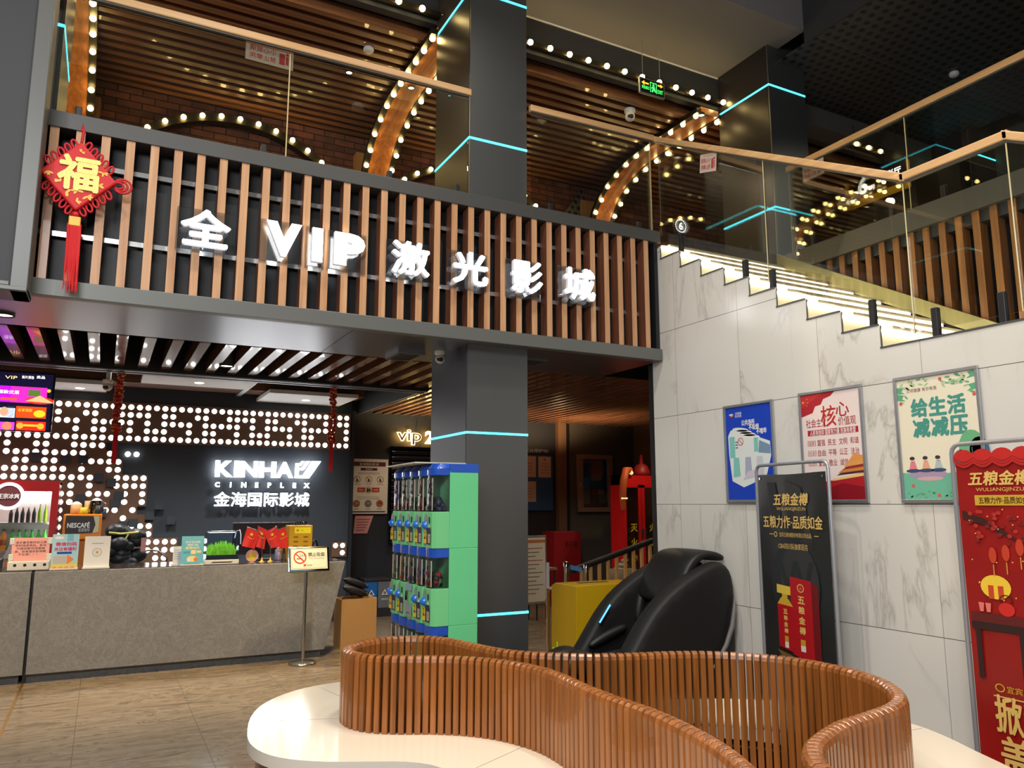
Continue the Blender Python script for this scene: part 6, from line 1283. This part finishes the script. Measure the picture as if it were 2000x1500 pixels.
# ================================================================ UPPER FLOOR SIGNS
p = at(1273, 172, Y=6.45); F = Fr((p.x, 6.44, p.z), (1, 0, 0), (0, 0, 1))
t = thing('exit_sign', 'small lit green exit sign hanging below the bulb row', 'exit sign', (p.x, 6.45, p.z-.1)); M_exg = mat('exit_green', (60, 230, 90), .4, emit=2.5); M_exo = mat('exit_orange', (240, 170, 40), .4, emit=1.5)
MB().fbox(F, -.175, .175, -.095, .095, -.03, -.002, M_alu).build('housing', t, bevel=.004); MB().rect(F, -.16, .16, -.08, .08, 0, C3(10, 26, 14)).build('sign_face', t)
b = MB(); b.rect(F, -.03, -.022, -.06, .06, .001, M_exg); b.rect(F, .052, .06, -.06, .06, .001, M_exg); b.rect(F, -.03, .06, .052, .06, .001, M_exg); b.disc(F, .016, .03, .014, .001, M_exg, 10); b.poly(F, [(-.01, -.055), (.006, -.055), (.02, -.02), (.035, -.05), (.048, -.045), (.03, .015), (.005, .012), (-.015, -.005), (-.012, -.015), (.005, -.005)], .001, M_exg)
b.text(F, 'EXIT', .11, -.03, .045, .001, M_exg, width=.075); b.text(F, '安全出口', -.095, -.02, .04, .001, M_exg, width=.10, bold=.01); b.poly(F, [(-.15, .03), (-.11, .06), (-.11, .04), (-.05, .04), (-.05, .02), (-.11, .02), (-.11, .0)], .0012, M_exo); b.poly(F, [(.15, .045), (.115, .07), (.115, .055), (.075, .055), (.075, .035), (.115, .035), (.115, .02)], .0012, M_exo); b.build('pictogram', t)
b = MB(); b.cyl(F.p(-.12, .09, -.015), F.p(-.12, 6.765-p.z, -.015), .005, M_alu, n=6); b.cyl(F.p(.12, .09, -.015), F.p(.12, 6.765-p.z, -.015), .005, M_alu, n=6); b.build('hanger', t)
t = thing('hall_sign', 'yellow edged black hall sign with a lit 6 and left arrow', 'sign', (8.0, 5.83, 5.24)); F = west(7.97, 5.83, 5.4)
MB().box(7.98, 8.06, 5.41, 6.26, 5.23, 5.58, mat('sign_yellow', (206, 150, 30), .4, emit=.35)).build('back_panel', t, bevel=.02); MB().fbox(F, -.36, .42, -.1, .2, -.02, 0, M_black).build('face_panel', t)
b = MB(); b.text(F, '6', -.16, .05, .22, .001, M_letter2, bold=.03, res=4); b.text(F, '号', -.02, -.02, .06, .001, M_letter2, bold=.01); b.text(F, '观影厅', .22, .05, .10, .001, M_letter2, width=.28, bold=.015); b.build('lettering', t)
b = MB(); b.poly(F, [(-.41, -.09), (-.36, -.05), (-.36, -.08), (-.25, -.08), (-.25, -.10), (-.36, -.10), (-.36, -.13)], .012, M_letter2); b.build('arrow', t)
for yy in (5.55, 6.1): MB().cyl((8.02, yy, 5.56), (8.02, yy, 6.6 if yy < 6 else 6.3), .008, M_black, n=6).build('hanger', t)
p = at(1326, 443, Y=6.3); t = thing('round_sign', 'small round lit 6 sign on a thin stem at the stair head', 'sign', (p.x, 6.3, 4.06)); F = front(p.x, 6.27, p.z)
b = MB(); b.lathe(F.p(0, 0, -.03), [(0, 0), (.085, 0), (.085, .03), (0, .03)], M_dkmetal, 24, axis=(0, -1, 0)); b.build('sign_disc', t)
b = MB(); b.text(F, '6', 0, 0, .09, .002, M_letter2, bold=.03); n = 20
for i in range(n):
    a = 2*PI*i/n; b.disc(F, .07*math.cos(a), .07*math.sin(a), .0085, .002, M_letter2, 8)
b.build('lit_face', t); MB().cyl((p.x, 6.29, 4.06), (p.x, 6.29, p.z-.07), .012, M_black, n=8).build('stem', t)
for i, (py_, lab) in enumerate(((5.9, 'small blue framed picture on the far olive wall, nearer the hall sign'), (5.2, 'wider blue framed picture on the far olive wall'))):
    t = thing('framed_picture', lab, 'picture', (10.56, py_, 4.9)); MB().box(10.55, 10.575, py_-.18-.06*i, py_+.18+.06*i, 4.85, 5.2, C3(60, 70, 110)).build('frame', t); b = MB(); F = west(10.549, py_, 5.02); b.rect(F, -.15-.05*i, .15+.05*i, -.14, .14, 0, C3(30, 44, 96)); b.build('picture_sheet', t)
# ================================================================ CEILING FITTINGS
def smoke(label, p):
    t = thing('smoke_detector', label, 'smoke detector', p); MB().lathe(p, [(.05, 0), (.055, -.02), (.05, -.035), (.035, -.05), (0, -.052)], M_white, 20).build('housing', t); MB().lathe((p[0], p[1], p[2]-.036), [(.046, 0), (.038, -.008)], M_ink, 16).build('sensor_slot', t)
p = at(720, 94, Z=6.27); smoke('white smoke detector on the slatted ceiling above the left handrail', p)
p = at(1863, 142, Z=6.6); smoke('white smoke detector on the black perforated ceiling', p)
def cctv(label, p, s=1.0, yaw=0):
    t = thing('security_camera', label, 'camera', p); d = Vector((-.45, -.8, -.35)).normalized(); c = Vector(p)+Vector((0, 0, -.075*s))
    MB().lathe(p, [(.055*s, 0), (.055*s, -.03*s), (.03*s, -.045*s)], M_white, 18).build('mount', t); bd = MB().ball(c, .05*s, M_white, 16, 10).build('camera_ball', t)
    MB().lathe(c, [(0, .053*s), (.018*s, .052*s), (.022*s, .045*s)], M_ink, 12, axis=d+Vector((.25, -.1, 0))).lathe(c, [(0, .053*s), (.014*s, .052*s), (.018*s, .045*s)], M_ink, 12, axis=d+Vector((-.25, .1, 0))).build('lens', bd)
cctv('white dome camera under the upper slatted ceiling right of the pillar', at(1230, 214, Z=6.27), 1.2)
cctv('white twin-lens camera under the soffit at the pillar top', at(860, 686, Z=2.932), .9); cctv('cream twin-lens camera hanging over the counter by the left bead string', at(211, 742, Y=8.6), .9); q = at(211, 742, Y=8.6); MB().cyl(q, (q.x, q.y, 2.9), .02, M_white, n=10).build('drop_rod', [o for o in COL.objects if o.name.startswith('security_camera')][-1])
def downlight(label, p, r=.045, h=.12):
    t = thing('downlight', label, 'downlight', p); MB().lathe(p, [(r, h), (r, 0), (r*.85, 0), (r*.8, .01)], M_black, 18).build('can', t); MB().lathe(p, [(r*.82, .008), (0, .012)], M_lamp, 16).build('lens', t)
for px, py, lab in ((8, 609, 'black can downlight at the left edge among the ceiling slats'), (443, 710, 'black can downlight among the slats over the counter middle')):
    p = at(px, py, Z=2.945); downlight(lab, (p.x, p.y, 2.915), .07, .22)
for px, py, lab in ((682, 143, 'small lit ceiling spot below the left smoke detector'), (803, 173, 'small lit ceiling spot between the two bulb rows of the middle arch'), (1265, 293, 'small lit ceiling spot between the bulb rows of the right arch'), (1370, 226, 'small lit ceiling spot near the top of the right arch')):
    p = at(px, py, Z=6.255 if px < 700 else 6.2); downlight(lab, (p.x, p.y, p.z), .04, .03)
t = thing('air_vent', 'flat metal air vent in the beam soffit left of the pillar', 'air vent', (2.3, 6.2, 2.92)); a = at(765, 690, Z=2.93); c = at(818, 694, Z=2.93)
b = MB(); x0, x1, y0, y1 = a.x, c.x, a.y-.18, a.y+.18
for q in ((x0, x1, y0, y0+.03), (x0, x1, y1-.03, y1), (x0, x0+.03, y0+.03, y1-.03), (x1-.03, x1, y0+.03, y1-.03)): b.box(*q, 2.905, 2.932, M_soffit)
b.build('frame', t); b = MB()
for k in range(5): b.box(x0+.03, x1-.03, y0+.05+.06*k, y0+.065+.06*k, 2.912, 2.93, M_dkmetal)
b.build('louvre', t)
t = thing('air_vent', 'dark air vent in the beam soffit just right of the pillar', 'air vent', (3.5, 6.3, 2.92)); MB().box(3.3, 3.6, 6.15, 6.4, 2.915, 2.932, M_dkmetal).build('frame', t); MB().box(3.33, 3.57, 6.18, 6.37, 2.912, 2.915, M_black).build('louvre', t)
# red bead strings at the counter
M_bead = mat('bead_red', (196, 56, 26), .35, bump=.3, bscale=80); M_beadg = mat('bead_gold', (214, 150, 50), .35, .4)
def beads(px, y0, y1, y2, label):
    p = at(px, y0, Y=8.59); z1 = at(px, y1, Y=8.59).z; z2 = at(px, y2, Y=8.59).z
    t = thing('bead_string', label, 'hanging ornament', (p.x, 8.59, z2)); rnd = random.Random(px); b = MB(); z = 2.9
    MB().cyl((p.x, 8.59, z1), (p.x, 8.59, 2.9), .004, M_bead, n=6).build('cord', t)
    g = MB()
    while z > z1:
        for k in range(4):
            a = rnd.random()*6.28; b.ball((p.x+.03*math.cos(a), 8.59+.03*math.sin(a), z-rnd.random()*.02), .019 if k else .015, M_bead if k else M_beadg, 8, 6)
        z -= .028
    b.build('bead_cluster', t); b = MB()
    for k in range(7): b.tube([(p.x-.018+.006*k, 8.59, z1+.02), (p.x-.02+.0065*k, 8.59, z2)], .004, M_velvet, 5)
    b.build('tassel', t)
beads(235, 735, 840, 905, 'red bead string with tassel beside the menu screen'); beads(651, 762, 866, 920, 'red bead string with tassel at the right end of the counter')
# floating white ceiling boards and wood strips above the counter
for i, (q, lab) in enumerate((([(103, 747), (209, 752), (207, 770), (103, 764)], 'white ceiling board nearest the menu screen'), ([(280, 733), (505, 748), (484, 761), (275, 748)], 'long white ceiling board between the bead strings'), ([(522, 767), (700, 778), (664, 793), (502, 786)], 'white ceiling board near the right bead string'))):
    P = [at(x, y, Z=2.99) for x, y in q]; xa = min(p.x for p in P); xb = max(p.x for p in P); ya = min(p.y for p in P); yb = max(p.y for p in P)
    xc0 = (P[0].x+P[3].x)/2; xc1 = (P[1].x+P[2].x)/2
    t = thing('ceiling_board', lab, 'ceiling board', ((xc0+xc1)/2, (ya+yb)/2, 2.99)); MB().box(xc0, xc1, ya, yb, 2.99, 3.04, M_panel).build('board', t, bevel=.004)
    MB().cyl((xc0+.1, (ya+yb)/2, 3.04), (xc0+.1, (ya+yb)/2, 3.2), .01, M_alu, n=6).cyl((xc1-.1, (ya+yb)/2, 3.04), (xc1-.1, (ya+yb)/2, 3.2), .01, M_alu, n=6).build('hanger', t); MB().lathe(((xc0+xc1)/2, (ya+yb)/2, 2.988), [(.05, 0), (.035, -.004), (0, -.002)], M_lamp, 16).build('spot_lens', t)
b = MB()
for k in range(9): b.box(-1.5, 3.1, 8.75+.05*k, 8.775+.05*k, 3.12, 3.19, M_slatceil)
for k in range(6): b.box(-1.5, 3.1, 10.3+.07*k, 10.33+.07*k, 3.05, 3.15, M_slatceil)
struct('ceiling_strips', b)
struct('ceiling_frame', MB().box(-1.5, 3.15, 9.15, 9.2, 3.08, 3.2, M_alu).box(1.5, 1.56, 8.65, 10.9, 3.04, 3.2, M_alu).box(-.05, .0, 8.65, 10.9, 3.04, 3.2, M_alu))
